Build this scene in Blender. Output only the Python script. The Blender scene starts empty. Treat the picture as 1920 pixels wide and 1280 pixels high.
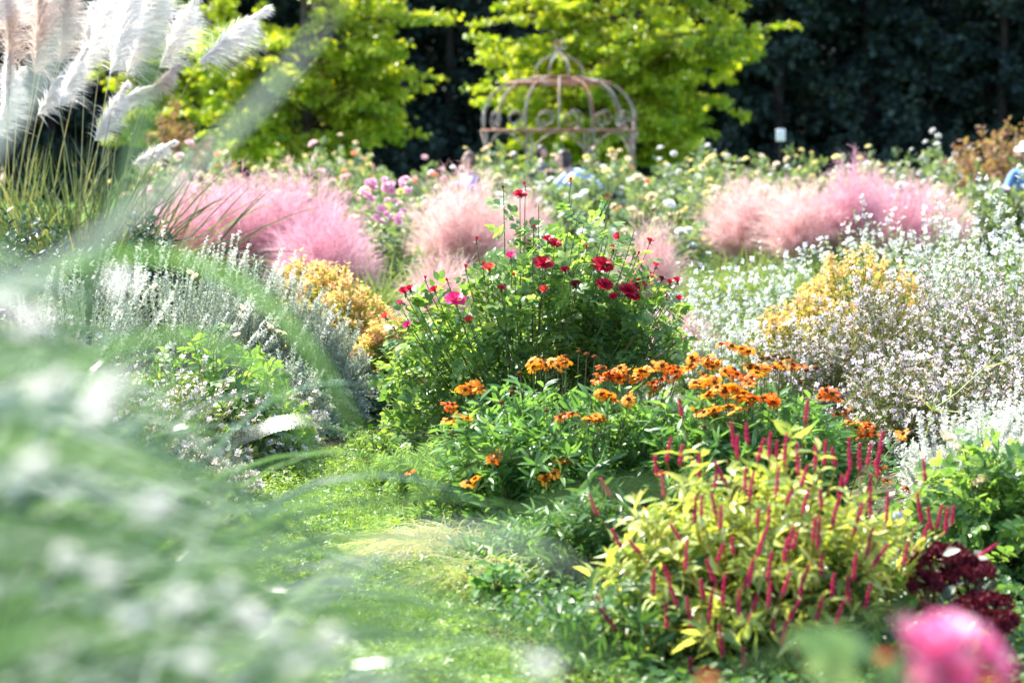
import bpy, math, random
import numpy as np
from mathutils import Vector, Matrix

# ------------------------------------------------------------------ camera, light, exposure
sc = bpy.context.scene
EYE = 1.5
F = 85.0 / 36.0 * 1920.0
PITCH = math.atan((640 - 290) / F)
cam = bpy.data.objects.new("camera", bpy.data.cameras.new("camera"))
sc.collection.objects.link(cam); sc.camera = cam
cam.location = (0, 0, EYE)
cam.rotation_euler = (math.pi / 2 - PITCH, 0, 0)
cam.data.lens = 85; cam.data.sensor_width = 36
cam.data.clip_start = 0.05; cam.data.clip_end = 2000
cam.data.dof.use_dof = True
cam.data.dof.focus_distance = 11.0
cam.data.dof.aperture_fstop = 3.2
cam.data.dof.aperture_blades = 0

SUN_EL, SUN_ROT = math.radians(54), math.radians(-47)
world = bpy.data.worlds.new("World"); sc.world = world; world.use_nodes = True
nt = world.node_tree; nt.nodes.clear()
sky = nt.nodes.new("ShaderNodeTexSky"); sky.sky_type = 'NISHITA'; sky.sun_disc = False
sky.sun_elevation = SUN_EL; sky.sun_rotation = SUN_ROT
bg = nt.nodes.new("ShaderNodeBackground"); bg.inputs[1].default_value = 0.15
wo = nt.nodes.new("ShaderNodeOutputWorld")
nt.links.new(sky.outputs[0], bg.inputs[0]); nt.links.new(bg.outputs[0], wo.inputs[0])
sun = bpy.data.objects.new("sun", bpy.data.lights.new("sun", 'SUN'))
sc.collection.objects.link(sun)
sun.data.energy = 5.0; sun.data.angle = math.radians(0.5); sun.data.color = (1.0, 0.95, 0.86)
sd = Vector((math.sin(SUN_ROT) * math.cos(SUN_EL), math.cos(SUN_ROT) * math.cos(SUN_EL), math.sin(SUN_EL)))
sun.rotation_euler = sd.to_track_quat('Z', 'Y').to_euler()
sc.view_settings.view_transform = 'Standard'; sc.view_settings.look = 'None'
sc.view_settings.exposure = 1.72; sc.view_settings.gamma = 1
sc.cycles.max_bounces = 6; sc.cycles.transmission_bounces = 5; sc.cycles.diffuse_bounces = 4
sc.cycles.use_denoising = True

rng = np.random.default_rng(7)
random.seed(7)
UP = np.array([0., 0., 1.])

def P(px, py, d):
    """world point seen at photo pixel (px,py) when standing d metres in front of the camera"""
    cx, cy = (px - 960) / F, (640 - py) / F
    dy = math.cos(PITCH) + cy * math.sin(PITCH)
    dz = -math.sin(PITCH) + cy * math.cos(PITCH)
    t = d / dy
    return np.array([cx * t, d, EYE + dz * t])

def G(px, d):
    p = P(px, 290, d); p[2] = 0.0
    return p

# ------------------------------------------------------------------ materials
MATS = {}
def ramp_node(nt, cols, fac):
    r = nt.nodes.new("ShaderNodeValToRGB")
    n = len(cols)
    while len(r.color_ramp.elements) < n: r.color_ramp.elements.new(0.5)
    for i, c in enumerate(cols):
        r.color_ramp.elements[i].position = i / max(1, n - 1)
        r.color_ramp.elements[i].color = (*c, 1)
    nt.links.new(fac, r.inputs[0])
    return r.outputs[0]

def leafmat(name, cols, trans=0.45, rough=0.42, spec=0.4, island=0.7, scale=2.5, tcol=(1.35, 1.25, 0.5)):
    """thin foliage or petal: colour varies leaf by leaf and patch by patch, light passes through it"""
    if name in MATS: return MATS[name]
    cols = [tuple(.82 * v + .18 * (.2 * c[0] + .7 * c[1] + .1 * c[2]) for v in c) if c[1] > c[0] and c[1] > c[2] and 'tree' not in name else c for c in cols]
    m = bpy.data.materials.new(name); m.use_nodes = True
    nt = m.node_tree; N = nt.nodes; L = nt.links; N.clear()
    geo = N.new("ShaderNodeNewGeometry"); tc = N.new("ShaderNodeTexCoord")
    nz = N.new("ShaderNodeTexNoise"); nz.inputs['Scale'].default_value = scale; nz.inputs['Detail'].default_value = 3
    L.new(tc.outputs['Object'], nz.inputs['Vector'])
    mx = N.new("ShaderNodeMix"); mx.data_type = 'FLOAT'; mx.inputs[0].default_value = island
    mr = N.new("ShaderNodeMapRange"); mr.inputs[1].default_value = 0.3; mr.inputs[2].default_value = 0.7
    L.new(nz.outputs[0], mr.inputs[0])
    L.new(mr.outputs[0], mx.inputs[2]); L.new(geo.outputs['Random Per Island'], mx.inputs[3])
    col = ramp_node(nt, cols, mx.outputs[0])
    p = N.new("ShaderNodeBsdfPrincipled"); p.inputs['Roughness'].default_value = rough
    p.inputs['Specular IOR Level'].default_value = spec
    L.new(col, p.inputs['Base Color'])
    out = N.new("ShaderNodeOutputMaterial")
    if trans > 0:
        tm = N.new("ShaderNodeMix"); tm.data_type = 'RGBA'; tm.blend_type = 'MULTIPLY'; tm.inputs[0].default_value = 1
        L.new(col, tm.inputs[6]); tm.inputs[7].default_value = (*tcol, 1)
        t = N.new("ShaderNodeBsdfTranslucent"); L.new(tm.outputs[2], t.inputs[0])
        ms = N.new("ShaderNodeMixShader"); ms.inputs[0].default_value = trans
        L.new(p.outputs[0], ms.inputs[1]); L.new(t.outputs[0], ms.inputs[2]); L.new(ms.outputs[0], out.inputs[0])
    else:
        L.new(p.outputs[0], out.inputs[0])
    MATS[name] = m
    return m

def solidmat(name, cols, rough=0.7, scale=8.0, bump=0.0, metal=0.0, detail=6):
    if name in MATS: return MATS[name]
    m = bpy.data.materials.new(name); m.use_nodes = True
    nt = m.node_tree; N = nt.nodes; L = nt.links
    p = N['Principled BSDF']; p.inputs['Roughness'].default_value = rough; p.inputs['Specular IOR Level'].default_value = .15 if rough > .85 else .5; p.inputs['Metallic'].default_value = metal
    tc = N.new("ShaderNodeTexCoord"); nz = N.new("ShaderNodeTexNoise")
    nz.inputs['Scale'].default_value = scale; nz.inputs['Detail'].default_value = detail
    L.new(tc.outputs['Object'], nz.inputs['Vector'])
    mr = N.new("ShaderNodeMapRange"); mr.inputs[1].default_value = 0.32; mr.inputs[2].default_value = 0.68
    L.new(nz.outputs[0], mr.inputs[0])
    L.new(ramp_node(nt, cols, mr.outputs[0]), p.inputs['Base Color'])
    if bump:
        b = N.new("ShaderNodeBump"); b.inputs['Strength'].default_value = bump
        L.new(nz.outputs[0], b.inputs['Height']); L.new(b.outputs[0], p.inputs['Normal'])
    MATS[name] = m
    return m

PET = (1.15, 1.1, 1.1)
M_rose_leaf = leafmat('rose_leaf', [(.045, .13, .04), (.1, .25, .055), (.22, .4, .07), (.44, .58, .14)], .55, .3, .55)
M_cane = leafmat('cane', [(.05, .09, .03), (.12, .15, .04), (.14, .09, .04)], 0, .5)
M_crimson = leafmat('crimson_petal', [(.3, .002, .018), (.48, .005, .035), (.62, .015, .06)], .22, .45, .3, .8, 20, PET)
M_magenta = leafmat('magenta_petal', [(.55, .01, .1), (.75, .03, .2), (.8, .08, .3)], .35, .45, .3, .8, 20, PET)
M_coral = leafmat('coral_petal', [(.7, .05, .05), (.8, .1, .09)], .4, .45, .3, .8, 20, PET)
M_darkred = leafmat('dark_red_petal', [(.09, .003, .012), (.18, .006, .02)], .2, .45, .3, .8, 20, PET)
M_hel_leaf = leafmat('helenium_leaf', [(.05, .16, .035), (.09, .26, .05), (.15, .36, .07), (.26, .46, .1)], .5, .35, .5)
M_orange = leafmat('orange_ray', [(.8, .17, .012), (.88, .3, .02), (.9, .45, .035)], .4, .5, .2, .8, 30, (1.1, .9, .7))
M_redor = leafmat('red_orange_ray', [(.72, .07, .01), (.85, .15, .012), (.88, .28, .02)], .4, .5, .2, .8, 30, (1.1, .9, .7))
M_cone = leafmat('brown_cone', [(.03, .012, .006), (.09, .03, .01), (.2, .09, .015)], 0, .9, .1)
M_per_leaf = leafmat('golden_leaf', [(.14, .28, .04), (.34, .46, .06), (.55, .6, .1), (.76, .72, .26)], .45, .35, .5)
M_per_low = leafmat('green_leaf', [(.03, .1, .02), (.06, .18, .03), (.14, .28, .04)], .4, .4, .4)
M_per_stem = leafmat('golden_stem', [(.35, .3, .05), (.45, .25, .06), (.3, .1, .05)], .2, .5, .3)
M_spike = leafmat('crimson_spike', [(.38, .012, .07), (.58, .035, .14), (.74, .14, .27)], .3, .6, .2, .8, 20, PET)
M_white = leafmat('white_petal', [(.72, .73, .7), (.86, .85, .84)], .4, .5, .3, .8, 10, (1, 1, 1))
M_cream = leafmat('cream_petal', [(.8, .72, .55), (.86, .78, .6), (.88, .66, .52)], .4, .5, .3, .6, 10, (1.05, 1, .9))
M_yellow = leafmat('yellow_petal', [(.8, .72, .3), (.85, .8, .45)], .4, .5, .3, .6, 10, (1.05, 1, .8))
M_blush = leafmat('blush_petal', [(.8, .5, .5), (.85, .65, .65)], .4, .5, .3, .6, 10, (1.05, 1, 1))
M_apricot = leafmat('apricot_petal', [(.8, .25, .12), (.85, .4, .2)], .4, .5, .3, .6, 10, PET)
M_pinkp = leafmat('pink_petal', [(.78, .34, .5), (.86, .5, .62), (.88, .68, .76)], .4, .5, .3, .8, 10, (1.05, 1, 1.05))
M_muhly = leafmat('pink_panicle', [(.56, .25, .31), (.7, .4, .46), (.79, .56, .6), (.78, .62, .58)], .5, .7, .1, .5, 1.6, (1.05, .95, 1))
M_muhly2 = leafmat('pale_panicle', [(.62, .36, .36), (.76, .52, .52), (.84, .68, .62), (.66, .56, .42)], .5, .7, .1, .5, 2.0, (1.05, .95, .95))
M_muhly_g = leafmat('fine_grass', [(.09, .18, .045), (.17, .3, .07), (.3, .4, .12), (.42, .44, .2)], .4, .5, .3, .6, 2)
M_plume = leafmat('plume', [(.88, .86, .83), (.93, .92, .91)], .5, .7, .15, .6, 5, (1, .98, .95))
M_plume_b = leafmat('shaded_beige_plume', [(.66, .54, .48), (.8, .7, .64), (.88, .82, .78)], .5, .7, .15, .6, 5, (1, .94, .88))  # beige plume tone with the shade on these plumes put into the colour
M_pampas = leafmat('pampas_blade', [(.03, .07, .025), (.07, .13, .04), (.16, .22, .08), (.4, .38, .2)], .35, .45, .4)
M_silver = leafmat('silver_leaf', [(.15, .21, .13), (.32, .38, .27), (.54, .58, .46), (.76, .77, .68)], .3, .7, .2, .7, 5, (1, 1.1, .9))
M_silverw = leafmat('silver_bloom', [(.6, .62, .55), (.8, .8, .74)], .4, .8, .2, .7, 5, (1, 1, .9))
M_spirea = leafmat('orange_leaf', [(.8, .38, .26), (.85, .5, .3), (.84, .6, .28), (.76, .66, .2)], .45, .5, .3, .6, 4, (1.1, 1, .6))
M_spirea_y = leafmat('golden_green_leaf', [(.22, .3, .06), (.42, .46, .09), (.64, .56, .15), (.78, .58, .24)], .45, .5, .3, .6, 4, (1.1, 1.1, .6))
M_gaura_l = leafmat('gaura_leaf', [(.07, .14, .045), (.14, .22, .07), (.26, .26, .12), (.32, .22, .15)], .3, .5, .3)
M_gaura_f = leafmat('gaura_petal', [(.76, .55, .6), (.85, .76, .78), (.88, .86, .86)], .4, .6, .2, .8, 5, (1, .98, 1))
M_pale_l = leafmat('pale_green_leaf', [(.12, .22, .08), (.22, .36, .13), (.36, .48, .2)], .4, .5, .3)
M_hedge = leafmat('hedge_leaf', [(.06, .13, .05), (.12, .22, .08), (.22, .33, .15), (.36, .44, .26)], .45, .4, .5)
M_tree_leaf = leafmat('lime_tree_leaf', [(.11, .22, .02), (.26, .4, .025), (.48, .54, .04), (.72, .7, .14)], .5, .4, .5, .5, 1.1, (1.3, 1.2, .4))
M_bark = solidmat('bark', [(.05, .04, .03), (.13, .1, .08)], .9, 20, .5)
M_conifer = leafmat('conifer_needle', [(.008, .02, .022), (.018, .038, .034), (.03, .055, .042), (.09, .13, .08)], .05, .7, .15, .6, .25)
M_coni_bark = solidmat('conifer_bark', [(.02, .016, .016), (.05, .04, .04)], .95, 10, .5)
M_bronze = leafmat('bronze_leaf', [(.16, .08, .06), (.3, .15, .1), (.28, .24, .12), (.4, .26, .18)], .4, .6, .3)
M_dark_shrub = leafmat('blue_green_leaf', [(.015, .05, .035), (.03, .09, .06), (.08, .16, .1)], .3, .4, .5)
M_clover = leafmat('clover_leaf', [(.05, .14, .012), (.13, .27, .02), (.24, .4, .03), (.34, .48, .06)], .5, .35, .45, .6, 1.5)
M_blade = leafmat('lawn_blade', [(.08, .18, .02), (.17, .31, .035), (.32, .42, .1)], .45, .4, .4)
M_fern = leafmat('fern_leaf', [(.12, .3, .08), (.22, .42, .14), (.36, .52, .24)], .45, .6, .3)
M_drygrass = leafmat('dry_blade', [(.34, .38, .2), (.56, .55, .36), (.24, .34, .12)], .4, .6, .3)
M_carex = leafmat('pale_blade', [(.25, .36, .16), (.45, .55, .32), (.66, .7, .5)], .4, .5, .3)
M_fore = leafmat('silvergrass_blade', [(.018, .055, .035), (.05, .13, .06), (.13, .25, .09), (.3, .42, .25)], .38, .2, .8, .8, 3, (1.1, 1.2, .7))
M_fore_g = leafmat('fresh_blade', [(.1, .24, .06), (.18, .36, .08)], .5, .3, .5, .8, 3, (1.1, 1.2, .7))
M_fore_w = leafmat('striped_blade', [(.3, .42, .32), (.48, .56, .47), (.7, .74, .68)], .35, .4, .35, .8, 3, (1, 1, .9))
M_sedum = leafmat('maroon_floret', [(.05, .004, .01), (.11, .01, .02), (.2, .02, .04)], .15, .7, .2)
M_sedum_l = leafmat('sedum_leaf', [(.08, .12, .07), (.14, .16, .1)], .2, .4, .4)
M_hotpink = leafmat('hot_pink_petal', [(.75, .05, .2), (.84, .2, .42), (.9, .6, .78)], .45, .4, .4, .8, 20, (1.1, 1, 1.05))
M_soil = solidmat('soil', [(.03, .022, .015), (.07, .05, .035), (.05, .07, .025)], .95, 3, .6)
M_lawn = solidmat('lawn_turf', [(.04, .1, .015), (.08, .17, .025), (.13, .22, .04)], .9, 4, .5)
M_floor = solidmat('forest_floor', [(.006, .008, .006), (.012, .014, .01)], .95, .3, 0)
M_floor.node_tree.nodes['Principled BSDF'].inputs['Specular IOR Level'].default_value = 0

# ------------------------------------------------------------------ mesh helpers
def nrm(v):
    return v / np.maximum(np.linalg.norm(v, axis=-1, keepdims=True), 1e-9)

class Geo:
    def __init__(s): s.V = []; s.F = {3: [], 4: []}; s.M = {3: [], 4: []}; s.n = 0
    def add(s, V, F, mi=0):
        V = np.asarray(V, float).reshape(-1, 3)
        for f in (F if isinstance(F, list) else [F]):
            f = np.asarray(f, int)
            if not len(f): continue
            k = f.shape[1]
            s.F[k].append(f + s.n); s.M[k].append(np.full(len(f), mi) if np.isscalar(mi) else np.asarray(mi))
        s.V.append(V); s.n += len(V)
        return s
    def inst(s, T, Mx, Tr, mi=None):
        """many copies of template T = (verts, [(faces, material)]) at frames Mx (n,3,3) and points Tr (n,3)"""
        V, FF = T
        n, k = len(Tr), len(V)
        W = np.einsum('nij,kj->nki', Mx, V) + Tr[:, None, :]
        off = (np.arange(n) * k)[:, None, None]
        for f, m in FF:
            q = (f[None] + off).reshape(-1, f.shape[1]) + s.n
            s.F[f.shape[1]].append(q); s.M[f.shape[1]].append(np.full(len(q), m if mi is None else mi))
        s.V.append(W.reshape(-1, 3)); s.n += n * k
        return s
    def mesh(s, name, mats, smooth=False):
        V = np.concatenate(s.V); me = bpy.data.meshes.new(name)
        me.vertices.add(len(V)); me.vertices.foreach_set('co', V.astype(np.float32).ravel())
        loops, starts, mi, c = [], [], [], 0
        for k in (3, 4):
            if s.F[k]:
                f = np.concatenate(s.F[k]); loops.append(f.ravel())
                starts.append(c + np.arange(len(f)) * k); mi.append(np.concatenate(s.M[k])); c += f.size
        loops = np.concatenate(loops); starts = np.concatenate(starts); mi = np.concatenate(mi)
        me.loops.add(len(loops)); me.loops.foreach_set('vertex_index', loops.astype(np.int32))
        me.polygons.add(len(starts)); me.polygons.foreach_set('loop_start', starts.astype(np.int32))
        me.polygons.foreach_set('material_index', mi.astype(np.int32))
        if smooth: me.polygons.foreach_set('use_smooth', np.ones(len(starts), bool))
        for m in (mats if isinstance(mats, (list, tuple)) else [mats]): me.materials.append(m)
        me.update(calc_edges=True)
        return me
    def obj(s, name, mats, parent=None, loc=None, smooth=False):
        return link(name, s.mesh(name, mats, smooth), parent, loc)

def link(name, data, parent=None, loc=None):
    o = bpy.data.objects.new(name, data); sc.collection.objects.link(o)
    if parent is not None: o.parent = parent
    if loc is not None: o.location = loc
    return o

def thing(name, label, cat, loc=(0, 0, 0), group=None, rz=0):
    o = link(name, None, None, tuple(float(v) for v in loc)); o.rotation_euler.z = rz
    o.empty_display_size = .1
    tag(o, label, cat, group); return o

def tag(o, label, cat, group=None, kind=None):
    if label: o['label'] = label
    if cat: o['category'] = cat
    if group: o['group'] = group
    if kind: o['kind'] = kind
    return o

def copy_tree(o, parent=None):
    c = o.copy(); sc.collection.objects.link(c); c.parent = parent
    for ch in list(o.children): copy_tree(ch, c)
    return c

def frames(D, Nh, L=1.0, W=None, roll=None):
    D = nrm(D); S = np.cross(D, Nh); bad = np.linalg.norm(S, axis=1) < 1e-4
    S[bad] = [1, 0, 0]; S = nrm(S); N = np.cross(S, D)
    L = np.broadcast_to(L, len(D)); W = L if W is None else np.broadcast_to(W, len(D))
    return np.stack([S * W[:, None], D * L[:, None], N * W[:, None]], axis=2)

def rdir(n):
    return nrm(rng.normal(size=(n, 3)))

# templates: +Y is the length, X the width, Z the normal
A = np.array
def T_leaf(w=.4, fold=.08, curl=.1):
    V = A([[0, 0, 0], [-w / 2, .38, fold], [0, .42, -.0], [w / 2, .38, fold], [-w * .36, .72, fold * .6 - curl * .4], [0, .75, -curl * .5], [w * .36, .72, fold * .6 - curl * .4], [0, 1, -curl]])
    return V, [(A([[0, 2, 1], [0, 3, 2], [4, 5, 7], [5, 6, 7]]), 0), (A([[1, 2, 5, 4], [2, 3, 6, 5]]), 0)]
def T_rhomb(w=.5, fold=.08):
    return A([[0, 0, 0], [-w / 2, .5, fold], [w / 2, .5, fold], [0, 1, 0]]), [(A([[0, 2, 3], [0, 3, 1]]), 0)]
def T_merge(lst):
    """lst of (template, matrix 3x3, offset, mat)"""
    VV, FF, n = [], [], 0
    for (V, fs), M, o, mi in lst:
        VV.append(V @ np.asarray(M).T + o)
        for f, m in fs: FF.append((f + n, m if mi is None else mi))
        n += len(V)
    out = {}
    for f, m in FF: out.setdefault((f.shape[1], m), []).append(f)
    return np.concatenate(VV), [(np.concatenate(v), k[1]) for k, v in out.items()]
def rot(ax, a):
    return A(Matrix.Rotation(a, 3, ax))
def T_pinnate():
    lf = T_leaf(.62, .06, .12); L = []
    for y, s, a in ((1.0 - .42, .46, 0), (.52, .4, .95), (.52, .4, -.95), (.25, .34, 1.1), (.25, .34, -1.1)):
        L.append((lf, rot('Z', a) * s, A([0, y, 0]), None))
    V = A([[-.012, 0, 0], [.012, 0, 0], [.006, .62, .01], [-.006, .62, .01]])
    L.append(((V, [(A([[0, 1, 2, 3]]), 0)]), np.eye(3), A([0, 0, 0]), None))
    return T_merge(L)
def T_clover():
    V = A([[0, 0, 0], [-.3, .5, .1], [-.18, .9, .05], [0, .8, 0], [.18, .9, .05], [.3, .5, .1]]) * .55
    f = (V, [(A([[0, 3, 2, 1], [0, 5, 4, 3]]), 0)])
    return T_merge([(f, rot('Z', a), A([0, 0, 0]), None) for a in (0, 2.094, 4.189)])
def T_flower(n=4, w=.5, lift=.25, centre=True, cm=1):
    V = A([[0, .02, 0], [-w * .5, .6, lift * .7], [0, .95, lift], [w * .5, .6, lift * .7]])
    p = (V, [(A([[0, 3, 2, 1]]), 0)])
    return T_merge([(p, rot('Z', 2 * math.pi * i / n), A([0, 0, 0]), None) for i in range(n)])

LEAF, LEAFN, RH, RHW, PIN, CLO = T_leaf(.45), T_leaf(.2, .03, .18), T_rhomb(.45), T_rhomb(.8), T_pinnate(), T_clover()
FL4, FL5 = T_flower(4, .7), T_flower(5, .75)

def bez(P0, P1, P2, t):
    t = np.asarray(t)[..., None]
    return (1 - t) ** 2 * P0 + 2 * t * (1 - t) * P1 + t * t * P2
def dbez(P0, P1, P2, t):
    t = np.asarray(t)[..., None]
    return 2 * (1 - t) * (P1 - P0) + 2 * t * (P2 - P1)

def tubes(g, C, r0, r1, sides=3, mi=0):
    """C (n,k,3) centre lines -> tapered tubes"""
    C = np.asarray(C, float); n, k, _ = C.shape
    T = nrm(np.gradient(C, axis=1))
    ref = np.where(np.abs(T[..., 2:3]) > .9, A([1., 0, 0]), UP)
    S = nrm(np.cross(T, ref)); B = np.cross(S, T)
    s = np.linspace(0, 1, k)[None, :]
    R = (np.broadcast_to(np.asarray(r0, float).reshape(-1, 1), (n, k)) * (1 - s) + np.broadcast_to(np.asarray(r1, float).reshape(-1, 1), (n, k)) * s)
    a = np.arange(sides) * 2 * math.pi / sides
    V = C[:, :, None, :] + R[:, :, None, None] * (np.cos(a)[None, None, :, None] * S[:, :, None, :] + np.sin(a)[None, None, :, None] * B[:, :, None, :])
    idx = np.arange(n * k * sides).reshape(n, k, sides); nx = np.roll(idx, -1, axis=2)
    F = np.stack([idx[:, :-1], nx[:, :-1], nx[:, 1:], idx[:, 1:]], axis=-1).reshape(-1, 4)
    g.add(V.reshape(-1, 3), F, mi)

def ribbons(g, C, w, mi=0, twist=None, taper=.75, base=.5):
    """C (n,k,3) -> flat blades with pointed tips"""
    C = np.asarray(C, float); n, k, _ = C.shape
    T = nrm(np.gradient(C, axis=1))
    ref = rdir(n)[:, None, :] if twist is None else twist[:, None, :]
    S = nrm(np.cross(T, ref))
    s = np.linspace(0, 1, k)
    prof = np.clip((1 - s) / (1 - taper), 0.03, 1) * (base + (1 - base) * np.clip(s / .3, 0, 1))
    W = np.broadcast_to(np.asarray(w, float).reshape(-1, 1), (n, k)) * prof[None] * .5
    V = np.stack([C - S * W[..., None], C + S * W[..., None]], axis=2)
    idx = np.arange(n * k * 2).reshape(n, k, 2)
    F = np.stack([idx[:, :-1, 0], idx[:, :-1, 1], idx[:, 1:, 1], idx[:, 1:, 0]], axis=-1).reshape(-1, 4)
    g.add(V.reshape(-1, 3), F, mi)

def arcs(root, D, L, droop, k=7):
    """blades that leave root along D and bend over under their weight"""
    s = np.linspace(0, 1, k)[None, :, None]
    L = np.broadcast_to(L, len(root))[:, None, None]; dr = np.broadcast_to(droop, len(root))[:, None, None]
    D = nrm(D)[:, None, :]; H = D * A([1, 1, 0])
    return root[:, None, :] + L * (D * s + H * dr * s ** 2 * .8 - UP * dr * s ** 2.2)

def stems(n, rb, R, H, c0=.0, kmin=.75, lump=.14, Ry=None, lean=0):
    """curved shoots that fill a dome: base disc rb, half-width R, height H"""
    ph = rng.uniform(0, 2 * math.pi, n); c = rng.uniform(c0, 1, n); s = np.sqrt(1 - c * c)
    k = rng.uniform(kmin, 1.03, n) * (1 + lump * np.sin(3 * ph + R * 7) * np.cos(5 * c + H * 3))
    Ry = R if Ry is None else Ry
    P2 = np.stack([R * s * np.cos(ph) * k, Ry * s * np.sin(ph) * k, H * c * k + .04], 1)
    P0 = np.stack([rb * s * np.cos(ph), rb * Ry / R * s * np.sin(ph), np.zeros(n)], 1)
    P1 = P0 * .6 + P2 * .35 + np.stack([np.zeros(n), np.zeros(n), H * .3 * np.ones(n)], 1) + rng.normal(size=(n, 3)) * .04 * R
    P1[:, 2] = np.maximum(P1[:, 2], .03)
    return P0, P1, P2

def leaves_on(g, S3, per, T, size, t0=.3, spread=.9, w=1., mi=0, upn=.7, jit=.3, tmax=1., tp=1.0):
    P0, P1, P2 = S3; n = len(P0)
    i = np.repeat(np.arange(n), per); t = t0 + (tmax - t0) * rng.uniform(0, 1, len(i)) ** tp
    p = bez(P0[i], P1[i], P2[i], t); tg = nrm(dbez(P0[i], P1[i], P2[i], t))
    o = rdir(len(i)); o -= (o * tg).sum(1)[:, None] * tg; o = nrm(o)
    D = nrm(tg * (1 - spread * .6) + o * spread)
    Nh = nrm(UP * upn + rng.normal(size=D.shape) * .45)
    L = size * rng.uniform(1 - jit, 1 + jit, len(i))
    g.inst(T, frames(D, Nh, L, L * w), p, mi)
    return p

def stem_geo(g, S3, r0, r1, k=6, mi=0, sides=3):
    P0, P1, P2 = S3; t = np.linspace(0, 1, k)
    tubes(g, bez(P0[:, None], P1[:, None], P2[:, None], np.broadcast_to(t, (len(P0), k))), r0, r1, sides, mi)

def petals(g, rings, size=1., mi=0, nu=5, nv=4):
    """rings of cupped petals: (count, radius, height, opening angle, width, phase)"""
    for n, R, Hh, op, wd, ph0 in rings:
        for i in range(n):
            a0 = 2 * math.pi * i / n + ph0 + random.uniform(-.12, .12)
            u = np.linspace(-1, 1, nu)[:, None]; v = np.linspace(0, 1, nv)[None, :]
            sh = np.sqrt(np.clip(v * 1.15, 0, 1)); ang = a0 + u * wd * sh
            vv = v * (1 - .2 * u * u)
            th = op * (vv ** .8) + random.uniform(-.05, .05)
            rad = R * np.sin(th * 1.0) * (.35 + .65 * vv) + R * .04 * u + R * .05 * random.random()
            z = Hh * vv * (np.cos(th * .75)) - .12 * R * (vv ** 4) * (op > 1.2) + .03 * R * np.sin(u * 4 + i)
            V = np.stack([rad * np.cos(ang), rad * np.sin(ang), z + 0 * u], -1).reshape(-1, 3) * size
            idx = np.arange(nu * nv).reshape(nu, nv)
            Fq = np.stack([idx[:-1, :-1], idx[1:, :-1], idx[1:, 1:], idx[:-1, 1:]], -1).reshape(-1, 4)
            g.add(V, Fq, mi)

def calyx(g, size, mi):
    T = (T_leaf(.35, .02, .3)[0], [(f, mi) for f, _ in T_leaf()[1]])
    for i in range(5):
        a = i * 1.2566
        D = A([[math.cos(a), math.sin(a), -.25]])
        g.inst(T, frames(D, A([[0, 0, 1.]]), size * .7), A([[0, 0, size * .02]]))
    tubes(g, A([[[0, 0, -.35], [0, 0, -.2], [0, 0, .05]]]) * size, size * .06, size * .2, 6, mi)

def rose_mesh(name, mat, kind='open'):
    g = Geo()
    if kind == 'open':
        petals(g, [(4, .3, .75, .7, .9, 0), (5, .5, .78, .95, .75, .5), (7, .8, .8, 1.12, .6, .2), (8, 1.02, .66, 1.35, .52, .7)])
    elif kind == 'cup':
        petals(g, [(4, .3, .9, .7, .9, 0), (5, .5, .95, .9, .8, .5), (6, .75, .9, 1.1, .7, .2)])
    elif kind == 'pom':
        petals(g, [(5, .35, .8, .7, .7, 0), (7, .65, .8, 1.0, .5, .5), (9, .9, .65, 1.25, .4, .2), (9, 1.0, .4, 1.6, .4, .6)], nu=3, nv=3)
    else:
        petals(g, [(3, .3, 1.1, .6, 1.2, 0), (4, .42, 1.15, .75, .9, .6)])
    calyx(g, .9, 1)
    return g.mesh(name, [mat, M_cane], smooth=True)

def dome_depth(px, py, bx, d, R, Ry, H, out=1.05):
    c = G(bx, d)
    for dd in np.linspace(d - Ry * out, d + Ry, 60):
        q = P(px, py, dd) - c
        if (q[0] / (R * out)) ** 2 + (q[1] / (Ry * out)) ** 2 + (q[2] / (H * out)) ** 2 < 1: return dd
    q = P(px, py, d) - c
    return d + Ry * .25

# ------------------------------------------------------------------ setting
def grid(name, x0, x1, y0, y1, nx, ny, zf, mat):
    X, Y = np.meshgrid(np.linspace(x0, x1, nx), np.linspace(y0, y1, ny), indexing='ij')
    V = np.stack([X, Y, zf(X, Y)], -1).reshape(-1, 3); i = np.arange(nx * ny).reshape(nx, ny)
    Fq = np.stack([i[:-1, :-1], i[1:, :-1], i[1:, 1:], i[:-1, 1:]], -1).reshape(-1, 4)
    return tag(Geo().add(V, Fq).obj(name, mat, smooth=True), None, None, kind='structure')
grid('ground', -300, 300, -60, 118, 61, 60, lambda X, Y: 0 * X - .012, M_soil)
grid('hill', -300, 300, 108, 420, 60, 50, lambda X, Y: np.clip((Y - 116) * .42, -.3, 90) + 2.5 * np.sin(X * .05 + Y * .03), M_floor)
grid('lawn', -200, 200, 48, 112, 40, 20, lambda X, Y: 0 * X + .01, M_lawn)

def in_lawn(x, y):
    """the mown strip that runs between the two borders"""
    px = x / y * F + 960
    left = np.interp(y, [4, 6.5, 8, 9.5, 11.5, 12.5], [-900, -300, 150, 330, 470, 700])
    right = np.interp(y, [4, 6.5, 7.5, 9, 10.5, 12.5], [1250, 1180, 940, 820, 770, 745]) + 22 * np.sin(y * 9) + 14 * np.sin(y * 23)
    return (px > left) & (px < right) & (y < 12.6) & (y > 4)
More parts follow.
